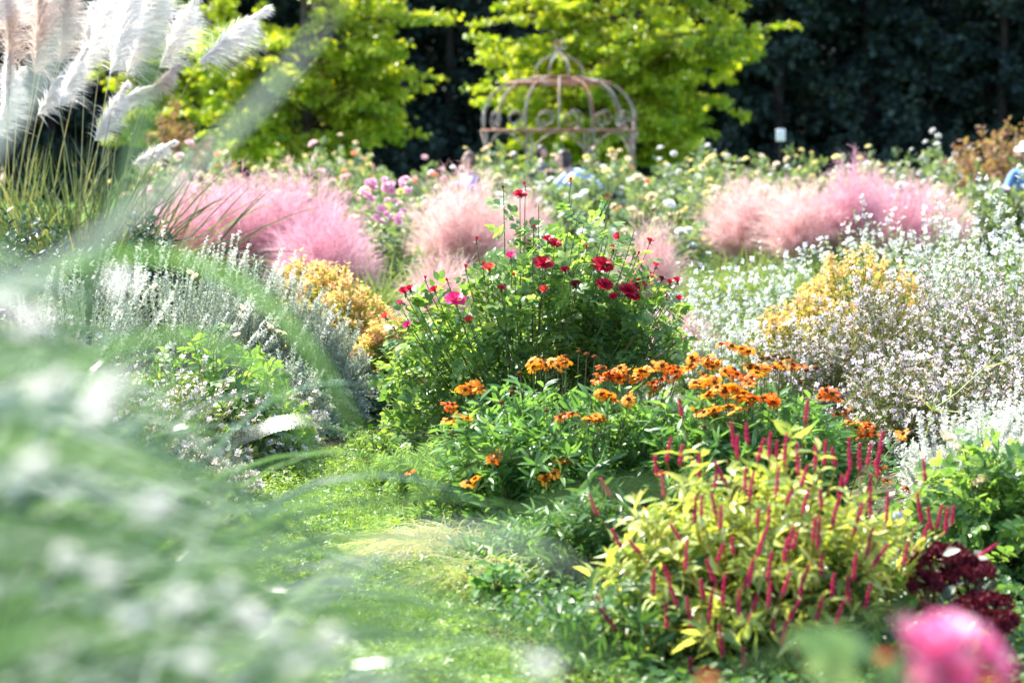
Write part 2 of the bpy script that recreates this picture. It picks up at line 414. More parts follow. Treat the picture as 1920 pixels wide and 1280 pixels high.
# turf sheet following the strip
ys = np.linspace(4, 12.6, 30)
lx = (np.interp(ys, [4, 6.5, 8, 9.5, 11.5, 12.5], [-900, -300, 150, 330, 470, 700]) - 960) / F * ys
rx = (np.interp(ys, [4, 6.5, 7.5, 9, 10.5, 12.5], [1150, 1120, 900, 800, 760, 740]) - 960) / F * ys
V = np.stack([np.stack([lx, ys, 0 * ys + .004], 1), np.stack([rx, ys, 0 * ys + .004], 1)], 1).reshape(-1, 3)
i = np.arange(29) * 2
tag(Geo().add(V, np.stack([i, i + 1, i + 3, i + 2], 1)).obj('grass_path', M_lawn), None, None, kind='structure')

n = 90000
x = rng.uniform(-1.9, .5, n); y = rng.uniform(5.5, 12.6, n); k = in_lawn(x, y); x, y = x[k], y[k]
dens = .5 + .5 * np.sin(x * 5.1 + np.sin(y * 3.3) * 2) * np.sin(y * 4.3 + x * 2)
k = rng.uniform(0, 1, len(x)) < .35 + .65 * dens; x, y = x[k], y[k]
bumpy = lambda x, y: 1.6 + 1.2 * np.sin(x * 7 + 2 * np.sin(y * 3.1)) * np.sin(y * 5.3 + np.sin(x * 4)) + .8 * np.sin(x * 17 + y * 13)
z = rng.uniform(.005, .035, len(x)) * np.clip(bumpy(x, y), .4, 4)
g = Geo(); a = rng.uniform(0, 6.28, len(x))
g.inst(CLO, frames(np.stack([np.cos(a), np.sin(a), rng.uniform(-.1, .4, len(x))], 1), nrm(UP + rng.normal(size=(len(x), 3)) * .35), rng.uniform(.014, .026, len(x))), np.stack([x, y, z], 1))
n = 22000; x = rng.uniform(-1.9, .5, n); y = rng.uniform(5.5, 12.6, n); k = in_lawn(x, y) & (np.sin(x * 9 + y * 2) * np.sin(y * 6.1 - x * 3) + .5 * np.sin(x * 23) > .35); x, y = x[k], y[k]; a = rng.uniform(0, 6.28, len(x))
g.inst(CLO, frames(np.stack([np.cos(a), np.sin(a), rng.uniform(-.1, .6, len(x))], 1), nrm(UP + rng.normal(size=(len(x), 3)) * .5), rng.uniform(.026, .045, len(x))), np.stack([x, y, rng.uniform(.02, .1, len(x))], 1))
tag(g.obj('clover', M_clover), 'bright green clover and weeds covering the path between the borders', 'clover', kind='stuff')
n = 45000
x = rng.uniform(-1.9, .5, n); y = rng.uniform(5.5, 12.6, n); k = in_lawn(x, y); x, y = x[k], y[k]
g = Geo(); rt = np.stack([x, y, 0 * x], 1)
ribbons(g, arcs(rt, UP + rng.normal(size=rt.shape) * .35, rng.uniform(.02, .06, len(x)) * np.clip(bumpy(x, y), .5, 4), .25, 4), rng.uniform(.0018, .0035, len(x)))
tag(g.obj('lawn_grass', M_blade), 'short green grass blades among the clover on the path', 'grass', kind='stuff')

# low leafy cover over the beds
n = 60000
d = rng.uniform(7, 34, n) ; px = rng.uniform(-150, 2080, n); x = (px - 960) / F * d
k = ~in_lawn(x, d); x, d = x[k], d[k]
g = Geo(); a = rng.uniform(0, 6.28, len(x))
g.inst(RHW, frames(np.stack([np.cos(a), np.sin(a), rng.uniform(0, .9, len(x))], 1), nrm(UP + rng.normal(size=(len(x), 3)) * .5), rng.uniform(.02, .06, len(x)) * (d / 14) ** .5), np.stack([x, d, rng.uniform(0, .10, len(x))], 1))
n = 26000
d = rng.uniform(5.2, 9.5, n); px = rng.uniform(650, 2080, n); x = (px - 960) / F * d; k = ~in_lawn(x, d); x, d = x[k], d[k]; a = rng.uniform(0, 6.28, len(x))
g.inst(RHW, frames(np.stack([np.cos(a), np.sin(a), rng.uniform(0, .9, len(x))], 1), nrm(UP + rng.normal(size=(len(x), 3)) * .5), rng.uniform(.02, .045, len(x))), np.stack([x, d, rng.uniform(0, .09, len(x))], 1))
tag(g.obj('ground_cover', M_per_low), 'low green leaves carpeting the soil under the border plants', 'ground cover', kind='stuff')

# ------------------------------------------------------------------ forest
def conifer_parts(seed):
    r = np.random.default_rng(seed); H = r.uniform(15, 19)
    g = Geo(); tubes(g, A([[[0, 0, -.5], [.1, 0, H * .4], [0, .1, H]]]), .28, .04, 7)
    trunk = g.mesh('trunk', M_coni_bark, True)
    g = Geo(); n = 150
    z = r.uniform(1.6, H, n); a = r.uniform(0, 6.28, n); L = (1 - z / H) ** .6 * 3.4 * r.uniform(.7, 1.1, n) + .3
    P0 = np.stack([0 * z, 0 * z, z], 1); out = np.stack([np.cos(a), np.sin(a), 0 * a], 1)
    P2 = P0 + out * L[:, None] - UP * (L * r.uniform(.1, .5, n))[:, None]; P1 = P0 + out * (L * .5)[:, None] + UP * .15
    per = 90; i = np.repeat(np.arange(n), per); t = r.uniform(.1, 1, len(i)) ** .8
    p = bez(P0[i], P1[i], P2[i], t) + r.normal(size=(len(i), 3)) * A([.22, .22, .1])
    D = out[i] * .7 + r.normal(size=(len(i), 3)) * .5 - UP * .35
    g.inst(RHW, frames(D, nrm(UP + r.normal(size=D.shape) * .4), r.uniform(.16, .36, len(i))), p)
    crown = g.mesh('crown', M_conifer)
    return trunk, crown
CON = [conifer_parts(s) for s in (1, 2, 3, 4)]
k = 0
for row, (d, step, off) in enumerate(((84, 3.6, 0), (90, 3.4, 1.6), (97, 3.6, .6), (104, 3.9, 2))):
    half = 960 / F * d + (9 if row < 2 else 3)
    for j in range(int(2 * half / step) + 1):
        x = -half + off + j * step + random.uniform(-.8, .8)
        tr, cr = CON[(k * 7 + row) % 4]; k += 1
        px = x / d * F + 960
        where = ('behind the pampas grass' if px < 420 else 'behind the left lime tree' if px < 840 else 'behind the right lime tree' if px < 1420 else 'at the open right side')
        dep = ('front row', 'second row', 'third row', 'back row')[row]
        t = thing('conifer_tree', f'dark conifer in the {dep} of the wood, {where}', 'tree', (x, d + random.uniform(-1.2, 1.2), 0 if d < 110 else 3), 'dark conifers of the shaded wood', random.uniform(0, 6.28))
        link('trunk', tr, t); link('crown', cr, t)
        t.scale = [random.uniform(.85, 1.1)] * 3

def shade_shrub(seed):
    g = Geo(); S3 = stems(60, .5, 1.7, 2.4, 0, .5, .2); stem_geo(g, S3, .02, .008, 4); leaves_on(g, S3, 60, RHW, .2, .2, 1.); return g.mesh('foliage', M_conifer)
SHS = [shade_shrub(1), shade_shrub(2)]
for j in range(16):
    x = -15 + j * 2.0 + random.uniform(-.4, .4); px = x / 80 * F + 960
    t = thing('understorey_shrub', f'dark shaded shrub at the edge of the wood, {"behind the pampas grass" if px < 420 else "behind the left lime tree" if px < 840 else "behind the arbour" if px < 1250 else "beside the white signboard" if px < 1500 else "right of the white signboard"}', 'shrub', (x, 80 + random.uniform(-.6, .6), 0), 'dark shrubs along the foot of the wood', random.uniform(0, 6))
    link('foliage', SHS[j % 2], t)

# ------------------------------------------------------------------ lime-green trees
def lime_tree(base, H, prof, label, seed, nl=46000, nb=125):
    r = np.random.default_rng(seed)
    t = thing('broadleaf_tree', label, 'tree', base)
    g = Geo()
    tubes(g, A([[[0, 0, -.1], [.05, 0, 1.2], [-.05, .05, H * .5], [.1, 0, H * .95]]]), .17, .03, 8)
    zs = r.uniform(1.0, H * .85, nb) ; zs[:nb // 2] = r.uniform(1.0, 4.0, nb // 2)
    a = r.uniform(0, 6.28, nb)
    zt = zs + r.uniform(.3, 1.1, nb); R = np.interp(zt, prof[0], prof[1]) * r.uniform(.6, .98, nb)
    out = np.stack([np.cos(a), np.sin(a), 0 * a], 1)
    P0 = np.stack([0 * a, 0 * a, zs], 1); P2 = out * R[:, None] + np.stack([0 * a, 0 * a, zt], 1)
    P1 = (P0 + P2) / 2 + UP * .45
    P2[:, 2] -= .25
    stem_geo(g, (P0, P1, P2), .05, .008, 6)
    per = 7; i = np.repeat(np.arange(nb), per); tt = r.uniform(.3, 1, len(i))
    Q0 = bez(P0[i], P1[i], P2[i], tt); side = r.normal(size=(len(i), 3)) * A([1, 1, .22])
    Ls = R[i] * .3 * r.uniform(.5, 1.3, len(i))
    Q2 = Q0 + nrm(side + out[i] * .6) * Ls[:, None] - UP * .05; Q1 = (Q0 + Q2) / 2 + UP * .1
    stem_geo(g, (Q0, Q1, Q2), .014, .004, 4)
    g.obj('trunk', M_bark, t, smooth=True)
    m = nl // len(i); j = np.repeat(np.arange(len(i)), m); tj = r.uniform(0, 1.05, len(j))
    p = bez(Q0[j], Q1[j], Q2[j], tj ** .6) + r.normal(size=(len(j), 3)) * A([.08, .08, .035])
    D = nrm(Q2 - Q0)[j] * .5 + r.normal(size=(len(j), 3)) * .6 - UP * .25
    g = Geo(); g.inst(LEAF, frames(D, nrm(UP + r.normal(size=D.shape) * .5), r.uniform(.09, .17, len(j)), r.uniform(.16, .26, len(j))), p)
    g.obj('crown', M_tree_leaf, t)
    return t
lime_tree(G(575, 56), 9, ([1, 2, 3, 4.5, 7, 9], [1.9, 2.2, 2.7, 3.1, 2.6, .6]), 'lime green tree with a thin grey trunk, left of the birdcage arbour', 11)
lime_tree(G(1150, 60), 10.5, ([1, 2, 3, 5, 7, 10], [2.4, 2.9, 3.3, 3.9, 3.5, .6]), 'wide lime green tree rising behind the birdcage arbour', 12, 66000, 165)
lime_tree(G(330, 62), 8, ([1, 3, 5, 8], [1.6, 2.2, 2.2, .5]), 'smaller lime green tree half hidden behind the pampas plumes', 13, 20000, 65)

# ------------------------------------------------------------------ birdcage arbour
M_iron = solidmat('weathered_iron', [(.36, .36, .33), (.28, .24, .2), (.22, .09, .05)], .75, 5, .3)
M_rust = solidmat('rusty_iron', [(.2, .08, .045), (.3, .13, .07), (.34, .26, .2)], .85, 9, .3)
gz = thing('garden_arbour', 'rusty iron birdcage shaped garden arbour with a crown shaped top', 'arbour', G(1048, 46.7))
def tube_obj(name, pts, r, mat, parent, sides=6):
    g = Geo(); tubes(g, A([pts]), r, r, sides); return g.obj(name, mat, parent, smooth=True)
RR = 1.5
def ring_pts(R, z, n=48): return [[R * math.cos(a), R * math.sin(a), z] for a in np.linspace(0, 2 * math.pi, n + 1)]
for z, R, mt, rr in ((1.96, RR, M_rust, .022), (2.86, .98, M_rust, .034), (2.97, .5, M_rust, .03)):
    tube_obj('ring', ring_pts(R, z), rr, mt, gz)
for k8 in range(8):
    a = math.radians(22.5 + 45 * k8); c, s = math.cos(a), math.sin(a)
    for off in (-.035, .035):
        pass
    p = tube_obj('post', [[(RR + .02) * c - s * .05, (RR + .02) * s + c * .05, z] for z in np.linspace(0, 1.96, 5)], .017, M_iron, gz)
    tube_obj('rod', [[(RR + .02) * c + s * .05, (RR + .02) * s - c * .05, z] for z in np.linspace(0, 1.96, 5)], .014, M_iron, p)
    tt = np.linspace(0, 1, 20)
    tube_obj('cupola_rib', [[r_ * c, r_ * s, z_] for r_, z_ in zip(np.interp(tt, [0, .2, .4, .6, .8, .9, 1], [.47, .49, .47, .38, .2, .1, .03]), np.interp(tt, [0, .2, .4, .6, .8, 1], [2.95, 3.06, 3.17, 3.28, 3.37, 3.46]))], .016, M_iron, gz)
    for h in (-.25, .25):          # scrolls between the ribs
        am = a + math.radians(22.5) + h * math.radians(38)
        sp = []
        for q in np.linspace(0, 1, 22):
            th = q * 7.6 - 1.4; rr = .2 * (1 - .62 * q)
            u = rr * math.cos(th) * (1 if h > 0 else -1); w = rr * math.sin(th)
            sp.append([RR * .985 * math.cos(am) - math.sin(am) * u, RR * .985 * math.sin(am) + math.cos(am) * u, 2.17 + w])
        tube_obj('scroll', sp, .013, M_iron, gz, 5)
    for sg in (-1, 1):             # arched braces under the ring
        sp = []
        for q in np.linspace(0, 1, 8):
            am = a + sg * math.radians(21) * q
            sp.append([RR * math.cos(am), RR * math.sin(am), 1.55 + .38 * math.sin(q * math.pi / 2)])
        tube_obj('brace', sp, .012, M_iron, gz, 5)
for k12 in range(14):
    a = math.radians(12 + 360 / 14 * k12); c, s_ = math.cos(a), math.sin(a)
    tube_obj('rib', [[r_ * c, r_ * s_, z_] for r_, z_ in zip(np.interp(np.linspace(0, 1, 26), [0, .2, .35, .5, .62, .74, .86, 1], [1.5, 1.5, 1.44, 1.33, 1.18, .98, .75, .5]), np.interp(np.linspace(0, 1, 26), [0, .2, .35, .5, .62, .74, .86, 1], [1.96, 2.2, 2.42, 2.62, 2.76, 2.87, 2.93, 2.96]))], .017, M_rust if k12 in (11, 5) else M_iron, gz)
fin = tube_obj('finial', [[0, 0, 3.42], [0, 0, 3.5], [0, 0, 3.58], [0, 0, 3.7]], .03, M_rust, gz)
for q in range(4):
    a = q * math.pi / 2 + .4; sp = []
    for u in np.linspace(0, 1, 12):
        th = u * 5.2 + .4; r_ = .075
        sp.append([(r_ - r_ * math.cos(th)) * math.cos(a), (r_ - r_ * math.cos(th)) * math.sin(a), 3.58 + r_ * math.sin(th)])
    tube_obj('scroll', sp, .012, M_iron, fin, 5)

# ------------------------------------------------------------------ white sign post far behind the roses
M_paint = solidmat('white_paint', [(.75, .76, .78), (.82, .82, .82)], .5, 4)
sg = thing('signboard', 'small white board on a post in front of the dark wood', 'sign', G(1463, 50))
g = Geo(); tubes(g, A([[[0, 0, 0], [0, 0, .9], [0, 0, 1.72]]]), .025, .025, 6); g.obj('post', M_coni_bark, sg)
def box(g, c, s, mi=0):
    c, s = A(c), A(s) / 2
    V = A([[x, y, z] for x in (-1, 1) for y in (-1, 1) for z in (-1, 1)]) * s + c
    g.add(V, A([[0, 1, 3, 2], [4, 6, 7, 5], [0, 4, 5, 1], [2, 3, 7, 6], [0, 2, 6, 4], [1, 5, 7, 3]]), mi)
g = Geo(); box(g, (0, -.04, 1.9), (.19, .03, .25)); b = g.obj('board', M_paint, sg)
bv = b.modifiers.new('bevel', 'BEVEL'); bv.width = .012; bv.segments = 2

# ------------------------------------------------------------------ people
M_skin = solidmat('skin', [(.5, .3, .22), (.58, .36, .27)], .55, 6)
M_hairm = solidmat('dark_hair', [(.02, .014, .012), (.05, .03, .022)], .5, 60, .4)
M_eye = solidmat('eye', [(.02, .015, .012), (.03, .02, .02)], .2)
def skin_obj(name, pts, edges, radii, mat, parent, sub=2, root=0):
    me = bpy.data.meshes.new(name); me.from_pydata([tuple(p) for p in pts], edges, []); me.materials.append(mat)
    o = link(name, me, parent); sk = o.modifiers.new('skin', 'SKIN'); sk.use_smooth_shade = True
    for v, r in zip(me.skin_vertices[0].data, radii):
        v.radius = (r, r) if not isinstance(r, tuple) else r
        v.use_root = False
    me.skin_vertices[0].data[root].use_root = True
    s = o.modifiers.new('sub', 'SUBSURF'); s.levels = sub; s.render_levels = sub
    return o
def person(label, loc, rz, H, shirt, trouser, hair, lean=0., arms=((.25, .3, -.1), (.25, .3, -.1)), hat=None, stripes=False):
    """H standing height; lean = forward bend of the trunk from the hips (radians, toward local -Y)"""
    t = thing('person', label, 'person', loc, None, rz); s = H / 1.7
    hip = A([0, 0, .9]); fw = A([0, -math.sin(lean), math.cos(lean)])
    ax = A([0, -math.cos(lean), -math.sin(lean)])
    ch = hip + fw * .3; nk = hip + fw * .52; hb = nk + (fw * .6 + UP * .4) * .06; hd = hb + (fw * .4 + UP * .6 - A([0, .1, 0])) * .1
    pts, ed, rad = [hip, hip + fw * .15, ch, nk, hb], [(0, 1), (1, 2), (2, 3), (3, 4)], [(.15, .11), (.13, .1), (.15, .11), (.055, .055), (.06, .06)]
    for sx in (-1, 1):
        k = len(pts); hp = hip + A([sx * .09, 0, -.06])
        pts += [hp, A([sx * .1, -.02, .48]), A([sx * .1, .02, .08]), A([sx * .11, -.14, .03])]
        ed += [(0, k), (k, k + 1), (k + 1, k + 2), (k + 2, k + 3)]; rad += [.09, .06, .04, .035]
    hands = []
    for sx, ar in zip((-1, 1), arms):
        k = len(pts); sh = ch + fw * .16 + A([sx * .17, 0, 0])
        el = sh + A([sx * .07, -ar[0], -.24 + ar[2]]); wr = el + A([-sx * .04, -ar[1], .02 + ar[2] * .5]); pl = wr + nrm(wr - el) * .07
        pts += [sh, el, wr, pl]; ed += [(2, k), (k, k + 1), (k + 1, k + 2), (k + 2, k + 3)]; rad += [.055, .04, .028, (.038, .018)]
        for f in range(5):
            fp = pl + nrm(wr - el) * (.05 if f else .01) + A([(f - 2.2) * .018, 0, -.01 if f else .02]); k2 = len(pts)
            fq = fp + nrm(wr - el) * .03 - UP * .015
            pts += [fp, fq]; ed += [(k + 3, k2), (k2, k2 + 1)]; rad += [.009, .008]
    body = skin_obj('body', A(pts) * s, ed, [r * s if not isinstance(r, tuple) else (r[0] * s, r[1] * s) for r in rad], M_skin, t, 1)
    # head as part of the body figure: ovoid with nose, ears, eyes
    g = Geo(); th = np.linspace(0, math.pi, 13)[:, None]; ph = np.linspace(0, 2 * math.pi, 20, endpoint=False)[None]
    X = .075 * np.sin(th) * np.cos(ph); Y = .095 * np.sin(th) * np.sin(ph); Z = .118 * np.cos(th) + 0 * ph
    Y = Y - .03 * np.exp(-((ph - 4.712) ** 2) / .03 - (Z + .01) ** 2 / .0006); X = X * (1 - .25 * np.clip(-Z / .12, 0, 1))
    i = np.arange(13 * 20).reshape(13, 20); nx = np.roll(i, -1, 1)
    hv = np.stack([X, Y, Z], -1).reshape(-1, 3) + hd
    g.add(hv * s, np.stack([i[:-1], i[1:], nx[1:], nx[:-1]], -1).reshape(-1, 4))
    g.obj('head', M_skin, t, smooth=True)
    g = Geo()
    for sx in (-1, 1):
        box(g, (hd + A([sx * .03, -.088, .01])) * s, (.02 * s, .012 * s, .01 * s))
    g.obj('eyes', M_eye, t)
    g = Geo(); sel = (Y > -.03) | (Z > .055); hv2 = np.stack([X * 1.14, Y * 1.12 + .006, Z * 1.12 + .004], -1)
    F4 = np.stack([i[:-1], i[1:], nx[1:], nx[:-1]], -1).reshape(-1, 4); ok = sel.reshape(-1)[F4].all(1) & (Z.reshape(-1)[F4].min(1) > -.09)
    g.add((hv2.reshape(-1, 3) + hd) * s, F4[ok]); g.obj('hair', hair, t, smooth=True)
    m = 1.18
    sp = [hip + A([0, 0, .0]), hip + fw * .15, ch, ch + fw * .17]; se = [(0, 1), (1, 2), (2, 3)]; sr = [(.18, .14), (.16, .125), (.185, .135), (.09, .08)]
    for sx, ar in zip((-1, 1), arms):
        k = len(sp); sh = ch + fw * .16 + A([sx * .17, 0, 0]); el = sh + A([sx * .07, -ar[0], -.24 + ar[2]]); wr = el + A([-sx * .04, -ar[1], .02 + ar[2] * .5])
        sp += [sh, el, el * .15 + wr * .85]; se += [(2, k), (k, k + 1), (k + 1, k + 2)]; sr += [.072, .055, .045]
    skin_obj('shirt', A(sp) * s, se, [r * s if not isinstance(r, tuple) else (r[0] * s, r[1] * s) for r in sr], shirt, t, 1)
    sp = [hip + A([0, 0, .03])]; se = []; sr = [(.165, .13)]
    for sx in (-1, 1):
        k = len(sp); sp += [hip + A([sx * .09, 0, -.08]), A([sx * .1, -.02, .48]), A([sx * .1, .02, .1])]; se += [(0, k), (k, k + 1), (k + 1, k + 2)]; sr += [.11, .078, .062]
    skin_obj('trousers', A(sp) * s, se, [r * s if not isinstance(r, tuple) else (r[0] * s, r[1] * s) for r in sr], trouser, t, 1)
    if hat is not None:
        g = Geo(); pr = [(.19, -.01), (.13, .0), (.105, .02), (.1, .09), (.07, .115), (.002, .12)]
        C = np.stack([np.stack([r * np.cos(ph[0]), r * np.sin(ph[0]), z + 0 * ph[0]], -1) for r, z in pr]) + hd + A([0, 0, .055])
        i = np.arange(len(pr) * 20).reshape(-1, 20); nx = np.roll(i, -1, 1)
        g.add(C.reshape(-1, 3) * s, np.stack([i[:-1], nx[:-1], nx[1:], i[1:]], -1).reshape(-1, 4)); h = g.obj('hat', hat, t, smooth=True)
    return t
def cloth(name, c, k=.8): return solidmat(name, [tuple(v * k for v in c), c], .85, 12)
def striped(name, a, b):
    m = solidmat(name, [a, b], .85); nt = m.node_tree
    w = nt.nodes.new("ShaderNodeTexWave"); w.inputs['Scale'].default_value = 6; w.bands_direction = 'Z'
    tc = nt.nodes.new("ShaderNodeTexCoord"); nt.links.new(tc.outputs['Object'], w.inputs[0])
    r = ramp_node(nt, [b, a], w.outputs[1]); nt.links.new(r, nt.nodes['Principled BSDF'].inputs['Base Color']); return m
person('person in a lilac shirt half hidden behind the middle pink grass', G(880, 31), math.radians(-60), 1.53, cloth('lilac_cloth', (.5, .38, .62)), cloth('grey_cloth', (.2, .2, .24)), solidmat('brown_hair', [(.12, .06, .045), (.2, .1, .07)], .6, 60, .4))
person('person in dark clothes with an outstretched striped sleeve, in front of the arbour', G(1000, 40), math.radians(60), 1.66, striped('navy_stripe', (.02, .03, .06), (.03, .04, .09)), cloth('black_cloth', (.02, .02, .025)), M_hairm, .25, ((.3, .3, 0), (.28, .3, .02)))
person('person in a pale blue striped shirt leaning forward over the roses', G(1128, 33), math.radians(-80), 1.82, striped('blue_stripe', (.35, .5, .8), (.62, .74, .92)), cloth('navy_cloth', (.03, .04, .08)), M_hairm, .95, ((.25, .2, 0), (.2, .25, 0)))
person('person in a white sun hat and blue shirt at the right edge behind the roses', G(1928, 30), math.radians(-20), 1.62, cloth('blue_cloth', (.16, .3, .6)), cloth('navy_cloth', (.03, .04, .08)), M_hairm, .1, ((.2, .2, 0), (.2, .2, 0)), hat=cloth('white_cloth', (.8, .8, .8)))

# ------------------------------------------------------------------ background rose borders
FLM = {'white': M_white, 'cream': M_cream, 'pale yellow': M_yellow, 'blush pink': M_blush, 'apricot': M_apricot}
POM = {c: rose_mesh('bloom', m, 'pom') for c, m in FLM.items()}
BUSH = []
for v in range(5):
    g = Geo(); S3 = stems(64, .14, .62, 1.0, .0, .6, .25); stem_geo(g, S3, .006, .003, 5, 1)
    leaves_on(g, S3, 18, PIN, .12, .3, .9, 1, 0)
    BUSH.append((g.mesh('foliage', [M_hedge, M_cane]), S3[2]))
def bg_rose(px, d, H, colour, label, W=1.0, nf=30):
    me, tips = BUSH[random.randrange(5)]
    t = thing('rose_bush', label, 'rose bush', G(px, d), 'flowering bushes of the far rose border', random.uniform(0, 6.28))
    o = link('foliage', me, t); o.scale = (W, W, H)
    idx = rng.choice(len(tips), nf, replace=False)
    for q in idx:
        p = tips[q] * A([W, W, H]); f = link('bloom', POM[colour], t, p * A([1.05, 1.05, 1.05]) + A([0, 0, .05]))
        f.scale = [random.uniform(.035, .07)] * 3; f.rotation_euler = (random.uniform(-.6, .9), random.uniform(-.6, .6), random.uniform(0, 6))
    return t
cols = ['white', 'white', 'cream', 'pale yellow', 'blush pink', 'apricot']
def place_name(px):
    for lim, s in ((420, 'beside the pampas grass'), (680, 'behind the left pink grass'), (800, 'behind the pink dahlias'), (900, 'left of the arbour'), (1050, 'under the left side of the arbour'),
                   (1200, 'under the right side of the arbour'), (1350, 'right of the arbour'), (1470, 'near the white signboard'), (1600, 'behind the paler right pink grass'), (1760, 'behind the deeper right pink grass'), (3000, 'near the bronze shrub')):
        if px < lim: return s
for row, (d, hh, x0, x1, st) in enumerate(((23, 1.02, 640, 1340, 150), (26, 1.22, 330, 1400, 125), (29.5, 1.3, 250, 1980, 120), (34, 1.42, 300, 1990, 105), (39, 1.5, 320, 1990, 95), (45, 1.52, 320, 1990, 85))):
    px = x0
    while px < x1:
        q = px + random.uniform(-25, 25); c = random.choice(cols) if px < 1350 else random.choice(['white', 'cream', 'white', 'pale yellow'])
        if not (row == 0 and 780 < q < 980):
            bg_rose(q, d + random.uniform(-.8, .8), hh * random.uniform(.85, 1.12), c, f'{c} rose bush, row {["one","two","three","four","five","six"][row]} from the front, {place_name(q)}', random.uniform(.8, 1.1))
        px += st
# bronze shrubs
def leafy(name, label, cat, px, d, R, H, ns, per, T, size, mat, group=None, c0=.0, t0=.3, stemmat=M_cane, kmin=.7, Ry=None, w=1., lump=.14, upn=.7, spread=.9):
    t = thing(name, label, cat, G(px, d), group)
    g = Geo(); S3 = stems(ns, R * .3, R, H, c0, kmin, lump, Ry); stem_geo(g, S3, .004, .002, 5); g.obj('stems', stemmat, t)
    g = Geo(); leaves_on(g, S3, per, T, size, t0, spread, w, 0, upn); g.obj('foliage', mat, t)
    return t, S3
leafy('bronze_shrub', 'bronze and rust coloured shrub at the right end of the rose border', 'shrub', 1885, 36, 1.5, 1.95, 260, 50, LEAF, .09, M_bronze, None, 0, .3, M_cane, .8, lump=.08)
leafy('bronze_shrub', 'dull purple brown shrub behind the pampas grass', 'shrub', 330, 40, .9, 2.4, 120, 50, LEAF, .1, M_bronze)
# pink dahlias
t, S3 = leafy('dahlia_bush', 'bush thick with lilac pink double flowers beside the left pink grass', 'dahlia', 722, 20, .3, 1.1, 60, 24, LEAF, .07, M_hedge)
pomp = rose_mesh('bloom', M_pinkp, 'pom')
for q in range(34):
    u, v = random.uniform(-1, 1), random.uniform(0, 1)
    p = P(722 + u * 48 * (1 - .3 * v), 332 + 85 * v, 20 - .25 * random.random()) - G(722, 20)
    f = link('bloom', pomp, t, p); f.scale = [random.uniform(.03, .045)] * 3; f.rotation_euler = (random.uniform(.2, 1.1), random.uniform(-.5, .5), 0)

# ------------------------------------------------------------------ pink muhly grasses
def muhly(px, d, R, H, mat, label, n=9000, nb=900, group='pink muhly grasses'):
    t = thing('pink_grass', label, 'ornamental grass', G(px, d), group)
    g = Geo(); rt = rng.normal(size=(nb, 3)) * A([R * .18, R * .18, 0])
    D = UP + rng.normal(size=(nb, 3)) * A([.42, .42, 0])
    ribbons(g, arcs(rt, D, H * rng.uniform(.5, .8, nb), rng.uniform(.1, .5, nb), 6), .005)
    g.obj('blades', M_muhly_g, t)
    g = Geo(); ns = 300; ph = rng.uniform(0, 6.28, ns); s = np.sqrt(rng.uniform(0, 1, ns))
    P0 = np.stack([R * .15 * s * np.cos(ph), R * .15 * s * np.sin(ph), 0 * s], 1)
    P2 = np.stack([R * s * np.cos(ph) * rng.uniform(.8, 1.25, ns), R * s * np.sin(ph), H * (1.0 - .3 * s ** 2) * rng.uniform(.6, 1.12, ns)], 1)
    P1 = P0 * .5 + P2 * .25 + UP * H * .35
    stem_geo(g, (P0, P1, P2), .0016, .001, 6)
    n = int(n * 1.35); i = rng.integers(0, ns, n); tt = rng.uniform(.38, 1, n)
    p = bez(P0[i], P1[i], P2[i], tt); tg = nrm(dbez(P0[i], P1[i], P2[i], tt))
    C = arcs(p, tg + rng.normal(size=(n, 3)) * .55, rng.uniform(.08, .2, n) * (1.25 - .7 * (tt - .38)), .15, 4)
    ribbons(g, C, .0026 * d / 22, taper=.5)
    g.obj('panicles', mat, t)
for a in ((355, 21, .55, 1.26, 'deep pink'), (450, 21, .6, 1.34, 'brightest pink'), (550, 21, .6, 1.34, 'dusky pink'), (608, 19.4, .42, 1.04, 'low dark pink')):
    muhly(a[0], a[1], a[2], a[3], M_muhly, f'{a[4]} cloud of muhly grass {"at the left end" if a[0]<400 else "in the middle" if a[0]<500 else "at the right end" if a[0]<600 else "at the foot"} of the left pink group', 14000)
muhly(870, 22, .48, 1.32, M_muhly2, 'rose pink muhly grass cloud behind the left of the red rose bush', 12000)
muhly(985, 24, .28, 1.15, M_muhly2, 'pale pink muhly grass behind the top of the red rose bush', 4500)
muhly(830, 17.5, .3, .75, M_muhly2, 'low faded pink grass left of the red rose bush', 4500)
muhly(1215, 19, .28, 1.0, M_muhly2, 'small faded pink grass behind the right of the red rose bush', 3000)
muhly(1265, 15, .25, .5, M_muhly2, 'low whitish pink grass at the right foot of the red rose bush', 5000)
for q, (px, d, R, H, m) in enumerate(((1405, 25.5, .5, 1.25, M_muhly2), (1500, 25, .5, 1.2, M_muhly2), (1600, 25, .42, 1.42, M_muhly), (1680, 25.5, .55, 1.28, M_muhly), (1755, 26, .42, 1.12, M_muhly2))):
    muhly(px, d, R, H, m, ['pale pink grass at the left end of the right pink group', 'faded pink grass second from the left in the right pink group', 'tallest dark pink grass with a dusky streak in the right pink group', 'deep pink grass right of the tallest one in the right pink group', 'pale pink grass at the right end of the right pink group'][q], 11000)

